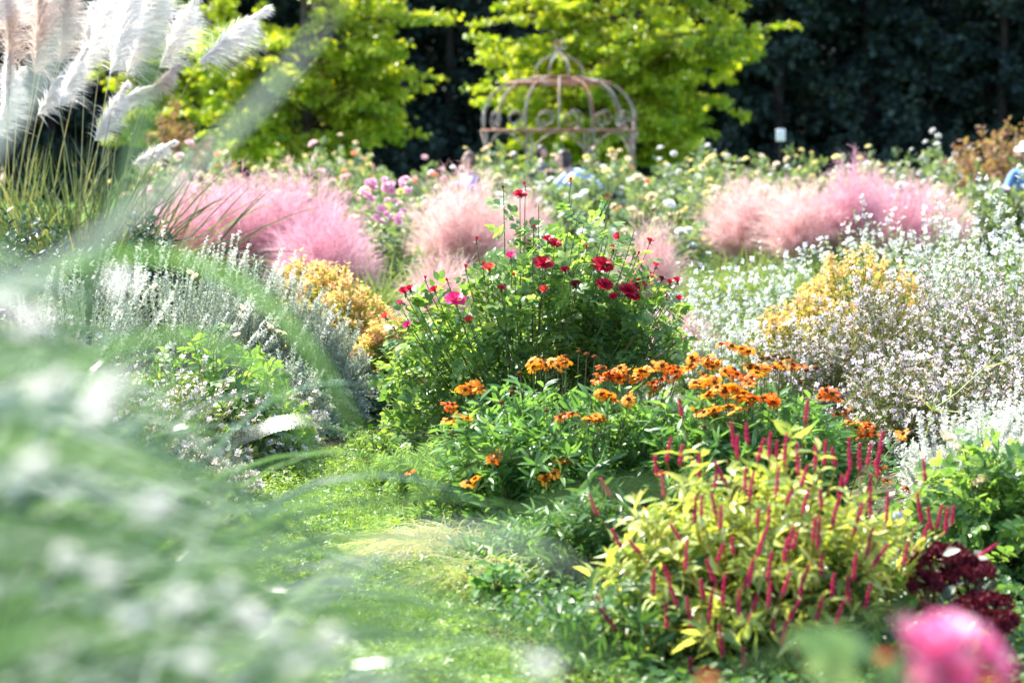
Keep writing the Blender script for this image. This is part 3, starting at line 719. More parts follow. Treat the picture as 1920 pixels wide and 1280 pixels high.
# ------------------------------------------------------------------ green grass clumps
def tuft(px, d, R, H, n, w, mat, label, name='grass_clump', droop=(.2, .8), lean=(0, 0), group=None, spread=.5, k=8):
    t = thing(name, label, 'ornamental grass', G(px, d), group)
    g = Geo(); rt = rng.normal(size=(n, 3)) * A([R * .25, R * .25, 0])
    D = UP + rng.normal(size=(n, 3)) * A([spread, spread, 0]) + A([lean[0], lean[1], 0])
    ribbons(g, arcs(rt, D, H * rng.uniform(.6, 1.25, n), rng.uniform(*droop, n), k), w * rng.uniform(.6, 1.2, n))
    g.obj('blades', mat, t); return t
tuft(700, 19, .5, .85, 1500, .006, M_muhly_g, 'airy green grass clump between the pink grass and the red rose bush', spread=.4)
tuft(770, 20, .5, .95, 1200, .006, M_muhly_g, 'green grass clump below the pink dahlias')
for q, px in enumerate((1290, 1370, 1460, 1560)):
    tuft(px, 21.5, .6, .8, 1100, .007, M_muhly_g, ['green grass right of the red rose bush', 'green grass below the left end of the right pink group', 'green grass behind the white flower drift', 'green grass under the middle of the right pink group'][q])
tuft(1925, 10.6, .3, .5, 1600, .003, M_carex, 'pale arching sedge at the right edge of the photo', droop=(.5, 1.0), name='sedge_clump')
tuft(830, 8.9, .35, .3, 1400, .0025, M_drygrass, 'straw coloured sedge spilling on to the path under the orange flowers', droop=(.5, 1.0), name='sedge_clump', lean=(-.4, -.3))
tuft(930, 8.3, .3, .28, 900, .0025, M_drygrass, 'small dry sedge at the foot of the orange flowers', droop=(.5, 1.0), name='sedge_clump', lean=(-.3, -.4))
# feathery foliage
for q, (px, d, H) in enumerate(((800, 10, .3), (840, 9.6, .34), (760, 10.4, .2))):
    t = thing('fennel_plant', ['feathery pale green plant at the edge of the path', 'taller feathery green plant against the orange flowers', 'smallest feathery green plant out on the path'][q], 'fennel', G(px, d), 'feathery green plants beside the path')
    g = Geo(); S3 = stems(60, .05, .2, H, .1, .6); stem_geo(g, S3, .002, .001, 5)
    leaves_on(g, S3, 110, T_rhomb(.06), .045, .15, .9); g.obj('foliage', M_fern, t)

# ------------------------------------------------------------------ pampas grass
def plume(b, tip, mat, t, L=.15, n=1500):
    b, tip = A(b), A(tip); ax = tip - b; ln = np.linalg.norm(ax); g = Geo()
    side = A([.25, 0, -.22]) * ln * .5
    P0, P1, P2 = b[None], (b + ax * .6 + UP * .06 * ln)[None], (tip)[None]
    tt = rng.uniform(0, 1, n) ** .9; p = bez(P0, P1, P2, tt); tg = nrm(dbez(P0, P1, P2, tt))
    prof = .35 + 1.0 * np.sin(np.clip(tt * 1.25 + .12, 0, 1) * math.pi) * (1 - .45 * tt)
    D = tg * 1.25 + rng.normal(size=(n, 3)) * .55 + A([.35, 0, -.25])
    ribbons(g, arcs(p, D, L * ln / .5 * prof * rng.uniform(.6, 1.2, n), rng.uniform(.1, .45, n), 5), .0045, taper=.4)
    o = g.obj('plume', mat, t); return o
def pampas(px0, d, specs, label, nb=1300, H=1.9):
    base = G(px0, d); t = thing('pampas_grass', label, 'pampas grass', base)
    g = Geo(); rt = rng.normal(size=(nb, 3)) * A([.22, .2, 0]); D = UP + rng.normal(size=(nb, 3)) * A([.3, .3, 0])
    ribbons(g, arcs(rt, D, H * rng.uniform(.5, 1.15, nb), rng.uniform(.1, .7, nb), 9), .011); g.obj('blades', M_pampas, t)
    for (bx, by, tx, ty, m) in specs:
        dd = d + random.uniform(-.5, .3); b = P(bx, by, dd) - base; tp = P(tx, ty, dd + random.uniform(-.05, .05)) - base
        o = plume(b, tp, m, t)
        r0 = A([random.uniform(-.2, .2), random.uniform(-.2, .2), 0]); g = Geo()
        stem_geo(g, (r0[None], (r0 * .3 + b * .7 * A([.7, 1, .9]))[None], b[None]), .005, .003, 7); g.obj('stalk', M_drygrass, o)
W_, B_ = M_plume, M_plume_b
pampas(150, 17, [(372, 120, 497, 16, W_), (298, 128, 374, -20, W_), (235, 142, 318, -60, W_), (205, 140, 262, -70, W_), (160, 122, 222, -50, W_), (255, 95, 300, -80, W_), (176, 264, 236, 158, W_), (206, 200, 292, 160, W_), (248, 308, 326, 266, W_),
                 (272, 180, 335, 122, B_), (110, 200, 160, 90, W_), (190, 100, 205, -60, W_), (225, 130, 285, 0, W_)], 'pampas grass with white plumes leaning right over the border')
pampas(20, 17.5, [(20, 130, 5, -50, B_), (66, 140, 75, -50, B_), (112, 118, 130, -40, B_), (-10, 60, -20, -90, W_), (40, 50, 40, -90, W_), (92, 60, 100, -90, W_), (70, 215, 130, 120, W_), (-15, 260, 40, 130, W_), (150, 140, 172, 10, W_), (10, 200, 15, 100, W_)], 'pampas grass with shaded beige plumes at the left edge', 1300)
for q, (px, d, H, R) in enumerate(((60, 14.5, 1.3, .5), (190, 14, 1.12, .45), (270, 15, 1.15, .4), (10, 12.5, 1.2, .4))):
    leafy('evergreen_shrub', ['blue green shrub at the foot of the beige pampas plumes', 'blue green shrub below the lowest white pampas plumes', 'dark shrub between the pampas and the left pink grass', 'dark bushy shrub at the left edge in front of the pampas'][q], 'shrub', px, d, R, H, 110, 55, RH, .05, M_dark_shrub)

# ------------------------------------------------------------------ silver mounds and left border
def silver(px, d, R, H, label, n=260, bloom=0, mat=M_silver):
    t, S3 = leafy('silver_shrub', label, 'silver shrub', px, d, R, H, n, 85, T_rhomb(.3), .022, mat, None, .0, .35, M_silver, .82, spread=.8)
    if bloom:
        g = Geo(); ph = rng.uniform(0, 6.28, bloom); c = rng.uniform(.35, 1, bloom); s = np.sqrt(1 - c * c)
        b = np.stack([R * s * np.cos(ph), R * s * np.sin(ph), H * c], 1) * .92
        tip = b + nrm(b * A([1, 1, .9]) + UP * .35 * H) * rng.uniform(.1, .24, bloom)[:, None] + A([.04, 0, 0])
        S2 = (b, (b + tip) / 2 + UP * .02, tip); stem_geo(g, S2, .0015, .001, 4)
        leaves_on(g, S2, 60, T_rhomb(.6), .014, .2, 1.); g.obj('bloom_spikes', M_silverw, t)
silver(612, 13.2, .3, .62, 'rounded silver mound nearest the golden leaved shrub', 200)
silver(535, 13.3, .38, .84, 'grey silver mound left of the golden leaved shrub', 240, 20)
silver(440, 13.2, .46, .96, 'silver shrub with whitish spikes below the left pink grass', 300, 50)
silver(320, 12.6, .5, 1.0, 'tallest whitish silver shrub at the lower left of the pink grass', 300, 60)
silver(150, 12, .5, .95, 'silver shrub veiled by blurred foreground grass at the left', 260, 50)
silver(530, 12.3, .3, .46, 'lower silver mound behind the cream roses', 200, 0)
silver(1830, 9.6, .3, .36, 'low whitish silver plant beside the cream roses at the right', 240, 120, M_silverw)
silver(1925, 9.9, .25, .42, 'whitish silver plant cut by the right edge', 200, 80, M_silverw)

def spirea(px, d, R, H, label):
    t, S3 = leafy('golden_shrub', label, 'shrub', px, d, R, H, 300, 34, RH, .034, M_spirea_y, None, .0, .35, M_cane, .88, w=1.1, lump=.05)
    g = Geo(); leaves_on(g, S3, 9, RH, .034, .9, .9, 1.1, 0, .7, .3, 1.03); g.obj('shoot_tips', M_spirea, t)
spirea(580, 15.4, .34, .84, 'orange tipped golden leaved shrub behind the silver mound')
spirea(618, 15, .32, .78, 'golden leaved shrub with peach tips in the middle of its row')
spirea(655, 14.6, .32, .7, 'golden leaved shrub between the silver mound and the red rose bush')
spirea(722, 14.0, .24, .52, 'lowest golden leaved shrub against the red rose bush')
spirea(1620, 14.6, .5, .9, 'orange and yellow leaved shrub inside the white flower drift')
spirea(1520, 13.9, .42, .68, 'smaller golden leaved shrub at the left of the pinkish flower mound')
leafy('green_shrub', 'plain dark green shrub at the foot of the golden leaved shrubs', 'shrub', 670, 13.6, .28, .3, 110, 40, RH, .04, M_dark_shrub)
leafy('green_shrub', 'smooth green rounded shrub behind the golden leaved shrub', 'shrub', 590, 15.8, .3, .74, 130, 50, RH, .03, M_per_low)

def gaura(px, d, R, H, label, nst=170, nfl=16, fm=M_white, lm=M_pale_l, fs=.016, name='white_flower_plant', group=None, seeds=False, lv=26, kmin=.6, lump=.18, ft=.62):
    t = thing(name, label, 'flowering plant', G(px, d), group)
    g = Geo(); S3 = stems(nst, R * .3, R, H, .05, kmin, lump); stem_geo(g, S3, .0016, .001, 6, 0)
    leaves_on(g, S3, lv, T_rhomb(.3), .03, .1, .7, 1, 0, tmax=.95); g.obj('foliage', lm, t)
    g = Geo(); leaves_on(g, S3, nfl, FL4, fs, ft, 1.0, 1, 0, .3, .35, 1.04, .8)
    o = g.obj('blossoms', fm, t); o['kind'] = 'stuff'
    if seeds:
        g = Geo(); leaves_on(g, S3, 3, T_rhomb(.9), .012, .8, 1.); o = g.obj('seed_heads', M_cone, t); o['kind'] = 'stuff'
    return t
WD = [(1300, 15.2, .42, .78), (1385, 15.6, .45, .86), (1470, 16.2, .48, .96), (1560, 16.8, .5, 1.02), (1330, 14, .35, .6), (1420, 13.8, .35, .62), (1650, 17.5, .5, 1.08), (1740, 17, .5, 1.14), (1820, 16.5, .5, 1.2), (1900, 16, .5, 1.26), (1760, 15, .45, .96), (1860, 14.6, .48, 1.02), (1940, 14.2, .45, 1.05)]
for q, w in enumerate(WD):
    w = (w[0], w[1], w[2] * 1.05, w[3] * (.92 if w[0] < 1650 else 1.1))
    gaura(*w, ['white flowering plant just right of the red rose bush', 'white flowering plant in the left part of the drift', 'white flowering plant below the pale end of the pink grass', 'white flowering plant below the tallest pink grass', 'low white flowering plant at the foot of the red rose bush', 'low white flowering plant above the orange flowers', 'white flowering plant behind the orange and yellow leaves', 'white flowering plant in the upper right of the drift', 'tall white flowering plant against the pink grass end', 'tallest white flowering plant at the right edge', 'white flowering plant directly behind the pinkish mound', 'thickly flowered white plant above the pinkish mound', 'white flowering plant cut by the right edge'][q], 170, 4, M_white, M_pale_l, .019, group='drift of small white flowers', kmin=.6, lump=.12, ft=.78, lv=28)
PD = [(1500, 12.9, .35, .6), (1600, 13, .42, .74), (1700, 12.9, .5, .9), (1800, 12.7, .5, .95), (1900, 12.4, .45, .9), (1690, 11.8, .35, .52), (1840, 11.6, .4, .58), (1950, 11.5, .4, .6)]
for q, w in enumerate(PD):
    w = (w[0], w[1], w[2] * 1.1, w[3] * (1.1 if w[0] > 1560 else 1))
    gaura(*w, ['pinkish white flower mound at its left tip', 'pinkish white flower mound below the golden leaves', 'middle of the pinkish white flower mound', 'highest part of the pinkish white flower mound', 'pinkish white flower mound at the right edge', 'low brownish skirt of the pinkish mound above the red spikes', 'low brown twiggy skirt of the pinkish mound', 'brownish flower mound cut by the right edge'][q], 250, 4, M_gaura_f, M_gaura_l, .015, 'pinkish_flower_mound', 'mounds of pinkish white flowers', True, 26, .72, .08, .7)
LD = [(330, 10.9, .4, .56), (430, 11.2, .4, .5), (250, 10.2, .4, .6), (520, 11.7, .3, .36), (120, 9.6, .45, .7), (380, 10.1, .3, .3)]
for q, w in enumerate(LD):
    gaura(*w, ['wispy pinkish white flowers in the left border behind the path', 'wispy pale flowers under the cream roses', 'wispy pale flowers veiled by the foreground grass', 'low wispy flowers beside the dark gap in the left border', 'wispy flowers at the far left under the blurred grass', 'lowest wispy flowers at the edge of the path'][q], 120, 5, M_gaura_f, M_gaura_l, .014, 'wispy_flower_plant', 'wispy pale flowers of the left border', False, 30)
M_green_rose = M_rose_leaf
def small_rose(px, d, R, H, label, fl, mat, ns=60, fs=.03, lm=M_rose_leaf):
    t, S3 = leafy('rose_bush', label, 'rose bush', px, d, R, H, ns, 13, PIN, .1, lm, None, .0, .25, M_cane)
    me = rose_mesh('bloom', mat, 'cup')
    for (fx, fy) in fl:
        p = P(fx, fy, d - .15 * random.random()) - G(px, d); f = link('bloom', me, t, p)
        f.scale = [fs * random.uniform(.85, 1.15)] * 3; f.rotation_euler = (random.uniform(.1, .8), random.uniform(-.5, .5), random.uniform(0, 6))
    return t
small_rose(400, 11.4, .5, .68, 'low rose bush with cream flowers in the silver border at the left', [(292, 541), (355, 515), (368, 522), (455, 584), (445, 632), (505, 617), (520, 625), (530, 628), (450, 578)], M_cream, 80, .026)
small_rose(1890, 8.4, .36, .52, 'leafy rose bush with cream flowers at the right edge behind the red spikes', [(1828, 912), (1770, 828), (1840, 905)], M_cream, 80, .04)
small_rose(1830, 9.2, .2, .36, 'small rose bush with a white flower above the silver plant', [(1765, 820), (1800, 845)], M_cream, 14, .036)

# ------------------------------------------------------------------ the red rose bush
D0 = 12.0; RB = G(985, D0)
rb = thing('rose_bush', 'large rose bush with crimson flowers in the centre of the garden', 'rose bush', RB)
RM = {'o': rose_mesh('crimson_rose', M_crimson, 'open'), 'c': rose_mesh('crimson_rose', M_crimson, 'cup'), 'm': rose_mesh('crimson_rose', M_magenta, 'open'),
      'r': rose_mesh('crimson_rose', M_coral, 'cup'), 'd': rose_mesh('crimson_rose', M_darkred, 'cup'), 'p': rose_mesh('crimson_rose', M_magenta, 'cup'), 'b': rose_mesh('rose_bud', M_darkred, 'bud'), 'B': rose_mesh('rose_bud', M_crimson, 'bud')}
FLW = [(975, 367, 'o', .032), (985, 350, 'B', .022), (944, 358, 'b', .022), (1070, 342, 'B', .016), (893, 454, 'B', .026), (1163, 447, 'o', .034), (1218, 456, 'c', .028), (1027, 452, 'c', .027), (1040, 458, 'o', .03), (958, 483, 'p', .022),
       (873, 506, 'B', .026), (918, 508, 'r', .04), (1018, 497, 'o', .046), (1128, 500, 'o', .05), (1133, 536, 'o', .038), (1230, 501, 'p', .03), (1176, 547, 'o', .044), (1196, 536, 'o', .038), (1080, 538, 'd', .034), (1240, 527, 'd', .028), (1270, 530, 'c', .03), (1256, 533, 'c', .02),
       (1273, 564, 'c', .028), (853, 564, 'm', .046), (760, 551, 'c', .036), (816, 547, 'c', .028), (750, 573, 'p', .022), (797, 526, 'B', .02), (1020, 546, 'r', .02), (724, 597, 'r', .018), (880, 603, 'r', .018), (765, 613, 'p', .017), (905, 500, 'B', .024), (770, 545, 'c', .022), (1000, 430, 'B', .022), (1150, 470, 'c', .026), (1100, 468, 'B', .022), (1060, 510, 'c', .028), (940, 545, 'c', .024), (965, 520, 'B', .02), (1215, 520, 'c', .03), (1150, 560, 'c', .026), (1250, 560, 'B', .022), (840, 530, 'B', .02), (1195, 480, 'B', .02), (1185, 555, 'o', .036)]
TW = [(1072, 375), (1148, 345), (1190, 430), (1010, 385), (925, 470), (1095, 420), (1060, 440), (1140, 400), (985, 440), (700, 835), (715, 800), (735, 760), (705, 730), (1290, 655), (1270, 640), (1240, 610), (735, 640), (860, 640), (1280, 600), (760, 700), (740, 820), (790, 600)]
def shoot_to(fx, fy, front=False):
    dd = dome_depth(fx, fy, 985, D0, .82, .55, 1.3) - .03 if front else D0 + random.uniform(-.4, .45); b = P(fx, fy, dd) - RB
    r0 = A([b[0] * .2 + random.uniform(-.08, .08), random.uniform(-.1, .1), 0])
    return r0, np.array([b[0] * .72 + r0[0] * .2, b[1] * .6, b[2] * .5 + .12]), b
S = [shoot_to(x, y, True) for x, y, _, _ in FLW] + [shoot_to(x, y) for x, y in TW]
# leafy filler shoots inside the bush outline (photo outline sampled loosely)
for _ in range(150):
    while True:
        x, y = random.uniform(705, 1285), random.uniform(390, 820)
        top = np.interp(x, [715, 800, 900, 1000, 1100, 1200, 1285], [620, 570, 490, 420, 400, 460, 580]); bot = np.interp(x, [705, 800, 950, 1100, 1285], [830, 820, 760, 720, 660])
        if top < y < bot: break
    S.append(shoot_to(x, y))
S3 = tuple(np.stack([s[k] for s in S]) for k in range(3))
g = Geo(); stem_geo(g, S3, .0055, .0022, 9, 0, 5); g.obj('canes', M_cane, rb, smooth=True)
g = Geo(); nF = len(FLW) + len(TW)
SA = tuple(a[:nF] for a in S3); SB = tuple(a[nF:] for a in S3)
leaves_on(g, SA, 15, PIN, .11, .35, .95, 1, 0, .8, .3, .93, .75); leaves_on(g, SB, 10, PIN, .11, .42, .95, 1, 0, .8, .3, 1.0, .85)
g.obj('foliage', M_rose_leaf, rb)
for k, (x, y, kind, sz) in enumerate(FLW):
    p = S3[2][k]; tg = nrm(S3[2][k] - S3[1][k]); f = link('rose_bud' if kind in 'bB' else 'rose_bloom', RM[kind], rb, p)
    tilt = Vector(tg * .6 + A([random.uniform(-.35, .35), -.25 - random.uniform(0, .4), .55])).normalized()
    f.rotation_mode = 'QUATERNION'; f.rotation_quaternion = tilt.to_track_quat('Z', 'Y'); f.scale = [max(sz * 1.2, .035 if kind not in 'bB' else .027) if y < 640 else sz] * 3
    if kind in 'mr' and sz > .03: f['label'] = 'magenta pink bloom low on the left' if kind == 'm' else 'coral red bloom lit from behind'

# ------------------------------------------------------------------ heleniums
def helenium_mesh(mat, n=12):
    g = Geo(); L = []
    V = A([[-.05, .16, 0], [.05, .16, 0], [.19, .8, -.12], [.07, .98, -.2], [0, .86, -.17], [-.07, .98, -.2], [-.19, .8, -.12], [0, .55, .02]])
    for i in range(n):
        a = 2 * math.pi * i / n + random.uniform(-.1, .1); dz = random.uniform(-.25, .2)
        W = V.copy(); W[:, 2] += dz * W[:, 1]; W = W @ rot('Z', a).T * A([1, 1, 1])
        g.add(W, [A([[0, 1, 2, 7], [7, 2, 3, 4], [0, 7, 4, 6]]), A([[6, 4, 5]])], 0)
    return g.mesh('ray_petals', mat)
def dome_mesh(R, mat, bumps=.06):
    g = Geo(); nu, nv = 14, 8
    th = np.linspace(0, 2.1, nv)[:, None]; ph = np.linspace(0, 2 * math.pi, nu, endpoint=False)[None]
    r = R * (1 + bumps * rng.normal(size=(nv, nu)))
    V = np.stack([r * np.sin(th) * np.cos(ph), r * np.sin(th) * np.sin(ph), r * np.cos(th) * .85], -1)
    i = np.arange(nu * nv).reshape(nv, nu); nx = np.roll(i, -1, 1)
    g.add(V.reshape(-1, 3), np.stack([i[:-1], i[1:], nx[1:], nx[:-1]], -1).reshape(-1, 4))
    return g.mesh('cone', mat)
HM = [helenium_mesh(M_orange), helenium_mesh(M_redor), helenium_mesh(M_orange, 11), helenium_mesh(M_redor, 10)]
CM = dome_mesh(.32, M_cone); CM2 = dome_mesh(1, M_cone, .1)
HF1 = [(1000, 687, 0), (1022, 684, 0), (1055, 677, 0), (872, 730, 0), (888, 724, 0), (906, 728, 0), (845, 764, 1), (838, 790, 0), (862, 784, 0), (1058, 776, 1), (1105, 782, 0), (1122, 786, 0), (1125, 702, 1), (1142, 697, 1), (1160, 706, 1), (1178, 698, 0), (1192, 712, 0), (1210, 695, 0), (1228, 690, 0),
       (1240, 712, 1), (1222, 735, 0), (1138, 742, 0), (1128, 738, 0), (1178, 748, 0), (1255, 690, 1), (1272, 700, 1), (890, 896, 0), (878, 905, 0), (1025, 893, 0), (1038, 886, 0), (1050, 862, 1), (1070, 862, 1), (930, 857, 1), (940, 1052, 1), (955, 1042, 0), (985, 1040, 0), (1005, 1030, 0), (955, 980, 1), (768, 884, 1), (1020, 900, 0)]
HF2 = [(1352, 645, 1), (1372, 648, 0), (1392, 652, 0), (1300, 676, 0), (1325, 678, 0), (1345, 682, 0), (1360, 695, 0), (1382, 700, 1), (1400, 712, 1), (1318, 700, 0), (1340, 710, 0), (1310, 722, 0), (1330, 735, 0), (1355, 735, 0), (1375, 725, 0), (1395, 735, 0), (1412, 742, 1), (1432, 745, 1), (1452, 748, 1), (1320, 772, 0), (1338, 768, 0), (1420, 690, 0), (1442, 688, 0),
       (1470, 690, 0), (1486, 684, 1), (1550, 738, 1), (1562, 745, 1), (1570, 776, 1), (1605, 800, 0), (1625, 802, 1), (1615, 818, 1), (1640, 812, 1), (1690, 815, 0), (1290, 690, 0), (1365, 760, 0), (1390, 762, 0), (1190, 962, 0), (1212, 955, 0), (1228, 962, 0), (1240, 885, 1), (1650, 878, 1), (1662, 900, 1), (1700, 915, 1)]
DEAD = [(1428, 672), (1440, 672), (1452, 668), (1465, 672), (1478, 670), (1490, 690), (1512, 695), (1530, 690), (1405, 690), (1320, 800), (1340, 780), (1085, 660), (1100, 665), (1115, 670), (975, 700), (960, 735), (1130, 690), (1024, 770), (940, 755), (1500, 718), (1060, 668), (1455, 690)]
def helenium(px, d, R, Ry, H, fl, dead, label, ns):
    base = G(px, d); t = thing('helenium_plant', label, 'flowering plant', base, 'orange sneezeweed clumps')
    A3 = stems(ns, R * .6, R, H, .0, .75, .08, Ry)
    fl = list(fl) + [(x + random.uniform(-16, 16), y + random.uniform(-10, 10), c) for x, y, c in list(fl) * 2 if 650 < y < 860][:62]
    # plump the dome so that the top is fairly level
    rr = np.sqrt((A3[2][:, 0] / R) ** 2 + (A3[2][:, 1] / Ry) ** 2); A3[2][:, 2] = H * (1 - .35 * np.clip(rr, 0, 1) ** 3) * rng.uniform(.62, 1.0, ns)
    S = []
    for x, y, *_ in list(fl) + list(dead):
        dd = dome_depth(x, y, px, d, R * 1.1, Ry, H) - random.uniform(.0, .05)
        b = P(x, y, dd) - base; r0 = A([b[0] * .7, b[1] * .7, 0]); S.append((r0, r0 * .5 + b * .5 + A([0, 0, .08]), b))
    B3 = tuple(np.stack([s[k] for s in S]) for k in range(3)); C3 = tuple(np.concatenate([A3[k], B3[k]]) for k in range(3))
    g = Geo(); stem_geo(g, C3, .003, .0016, 6); g.obj('stems', M_cane, t)
    g = Geo(); leaves_on(g, A3, 34, LEAFN, .068, .15, .75, 1.2, 0, .6); leaves_on(g, B3, 14, LEAFN, .06, .1, .75, 1.1, 0, .6, tmax=.8); g.obj('foliage', M_hel_leaf, t)
    for k, (x, y, c) in enumerate(fl):
        f = link('flower_head', HM[c + 2 * random.randrange(2)], t, B3[2][k]); f.rotation_euler = (random.uniform(.1, .95), random.uniform(-.45, .45), random.uniform(0, 6)); f.scale = [random.uniform(.026, .034)] * 3
        link('cone', CM, f)
    for k in range(len(dead)):
        f = link('spent_head', CM2, t, B3[2][len(fl) + k]); f.scale = [random.uniform(.009, .013)] * 3
helenium(1050, 9.3, .5, .45, .64, HF1, [q for q in DEAD if q[0] < 1280], 'left clump of orange flowers, in front of the red rose bush', 230)
helenium(1400, 9.1, .45, .45, .66, HF2, [q for q in DEAD if q[0] >= 1280], 'right clump of orange flowers, densest in bloom, behind the red spikes', 230)

# ------------------------------------------------------------------ persicaria
def spike_mesh(seed):
    g = Geo(); r = np.random.default_rng(seed); n = 230
    s = r.uniform(0, 1, n); a = r.uniform(0, 6.28, n); w = .09 * (1 - .72 * s) * np.clip(s / .06 + .4, 0, 1)
    bend = .06 * s ** 2
    p = np.stack([w * np.cos(a) + bend, w * np.sin(a), s], 1); D = np.stack([np.cos(a), np.sin(a), .7 + 0 * a], 1)
    g.inst(T_rhomb(.8, .2), frames(D, nrm(r.normal(size=(n, 3))), r.uniform(.06, .1, n)), p)
    tubes(g, A([[[0, 0, -.1], [.02, 0, .5], [.06, 0, 1]]]), .06, .03, 6)
    return g.mesh('flower_spike', M_spike)
SP = [spike_mesh(s) for s in range(4)]
SPK = [(1278, 752, -12), (1510, 765, 0), (1377, 812, 3), (1402, 803, 2), (1250, 838, -6), (1275, 843, -8), (1232, 862, -10), (1384, 832, 5), (1421, 836, 8), (1442, 830, 3), (1456, 832, 6), (1471, 842, 6), (1497, 862, 5), (1528, 852, -8), (1546, 845, 8), (1567, 846, -6), (1594, 850, -4), (1612, 856, 6), (1627, 845, 3), (1640, 850, 10),
       (1647, 832, 4), (1645, 868, 5), (1340, 888, -8), (1362, 882, -18), (1396, 893, 12), (1502, 884, 6), (1573, 905, 8), (1628, 905, 4), (1632, 940, 3), (1662, 952, 8), (1735, 872, 2), (1728, 950, -2), (1730, 985, 2), (1746, 965, 2), (1757, 965, 0), (1773, 970, 4), (1785, 955, 10), (1833, 1018, 40), (1144, 902, -18), (1120, 938, -20), (1245, 905, -8),
       (1343, 940, -10), (1350, 965, -6), (1303, 950, 0), (1315, 940, -2), (1474, 918, 8), (1441, 955, 3), (1478, 1005, -5), (1487, 1000, 4), (1525, 985, 3), (1533, 1000, 5), (1470, 1025, 0), (1625, 1015, 6), (1635, 1035, 35), (1695, 1030, -2), (1340, 1065, -8), (1395, 1075, 15), (1405, 1068, 10), (1440, 1058, 5), (1468, 1088, 3), (1275, 985, -20), (1200, 1010, -30), (1165, 1000, -20),
       (1320, 1095, -5), (1385, 1125, -8), (1405, 1140, 8), (1296, 1150, 3), (1330, 1135, -5), (1450, 1165, 8), (1466, 1180, 6), (1530, 1140, 8), (1567, 1145, 2), (1622, 1112, 12), (1560, 1090, 15), (1503, 1065, 10), (1592, 1105, 0), (1355, 1200, 5), (1578, 1215, -2), (1295, 1235, -3), (1140, 1125, -25), (1155, 1155, -30), (1217, 1175, -20), (1480, 1135, 20), (1500, 1090, 0), (1255, 1060, -15), (1225, 1085, -10), (1270, 1110, -12),
       (1420, 960, 3), (1540, 925, -3), (1585, 880, 4), (1310, 870, 2), (1405, 910, 5), (1455, 900, -4), (1540, 1050, 4), (1375, 1010, -6), (1420, 1015, 5), (1345, 1025, 3), (1560, 960, 6), (1600, 975, 5), (1505, 935, 2), (1285, 1040, -9), (1440, 1110, 4), (1490, 1220, 3), (1395, 1235, -3), (1250, 1150, -9), (1600, 1060, 8), (1355, 1105, -3)]
pb = G(1440, 7.05); pt = thing('persicaria_plant', 'golden leaved plant bristling with thin crimson flower spikes at the lower right', 'flowering plant', pb)
S = []
for k, (x, y, a) in enumerate(SPK):
    dd = dome_depth(x, y + 26, 1440, 7.05, .5, .38, .58) - random.uniform(0, .05)
    b = P(x, y + 26, dd) - pb; r0 = A([b[0] * .45, b[1] * .4, 0]); S.append((r0, r0 * .5 + b * .5 + A([0, 0, .06]), b))
B3 = tuple(np.stack([s[k] for s in S]) for k in range(3))
A3 = stems(340, .28, .52, .62, -.15, .6, .22, .4)
g = Geo(); stem_geo(g, tuple(np.concatenate([A3[k], B3[k]]) for k in range(3)), .0028, .0014, 7); g.obj('stems', M_per_stem, pt)
g = Geo(); leaves_on(g, A3, 13, T_leaf(.24, .05, .24), .068, .45, .9, 1.1, 0, .6, .4, tp=.8); leaves_on(g, B3, 7, T_leaf(.24, .05, .2), .055, .3, .8, 1, 0, .6, tmax=.85); g.obj('foliage', M_per_leaf, pt)
g = Geo(); leaves_on(g, A3, 9, T_leaf(.34, .05, .2), .08, .05, .85, 1.2, 0, .7, tmax=.6); g.obj('lower_foliage', M_per_low, pt)
for k, (x, y, a) in enumerate(SPK):
    f = link('flower_spike', SP[k % 4], pt, B3[2][k]); f.rotation_euler = (random.uniform(-.2, .2), math.radians(a + random.uniform(-15, 15)), 0); f.scale = (.05, .05, random.uniform(.045, .09))

# ------------------------------------------------------------------ sedum, tag, weed stems, lower right
sb = G(1800, 7.1); st = thing('sedum_plant', 'stonecrop with dark maroon flower heads beside the red spikes', 'flowering plant', sb)
def sedum_head(seed, w, h):
    r = np.random.default_rng(seed); g = Geo(); n = 420
    a = r.uniform(0, 6.28, n); s = np.sqrt(r.uniform(0, 1, n)); p = np.stack([w * s * np.cos(a), w * s * np.sin(a), h * (1 - s ** 2) + r.normal(size=n) * .006], 1)
    k = np.sin(p[:, 0] * 60 + seed) * np.sin(p[:, 1] * 60) > -.2; p = p[k]
    D = nrm(UP + r.normal(size=p.shape) * .5)
    for _ in range(3): g.inst(T_flower(5, .8, .6), frames(D, nrm(r.normal(size=p.shape)), .009), p + r.normal(size=p.shape) * .004)
    tips = p[::14]; b = A([0, 0, -.1]) + tips * 0; stem_geo(g, (b, b * .5 + tips * .5, tips), .002, .0015, 4)
    return g.mesh('flower_head', M_sedum)
for q, (x, y, w, h) in enumerate(((1765, 1055, .095, .05), (1815, 1075, .08, .03), (1735, 1098, .05, .03), (1840, 1140, .1, .04), (1800, 1165, .08, .03), (1870, 1165, .06, .02), (1720, 1150, .04, .02))):
    b = P(x, y, 7.1 - .05 * q) - sb; o = link('flower_head', sedum_head(q, w, h), st, b)
    o.rotation_euler = (random.uniform(-.1, .3), random.uniform(-.2, .2), 0); r0 = A([b[0] * .2, b[1] * .2, 0])
    g = Geo(); stem_geo(g, ((r0 - b)[None], ((r0 - b) * .4)[None], A([[0, 0, -.08]])), .004, .003, 5); g.obj('stem', M_sedum, o)
g = Geo(); S3 = stems(26, .05, .22, .3, .2); leaves_on(g, S3, 9, T_leaf(.6), .05, .1, .9); g.obj('foliage', M_sedum_l, st)
M_tag = solidmat('plastic_tag', [(.42, .44, .46), (.5, .52, .54)], .5)
tgo = thing('plant_label', 'grey plastic plant marker standing beside the maroon stonecrop', 'plant marker', G(1692, 7.4))
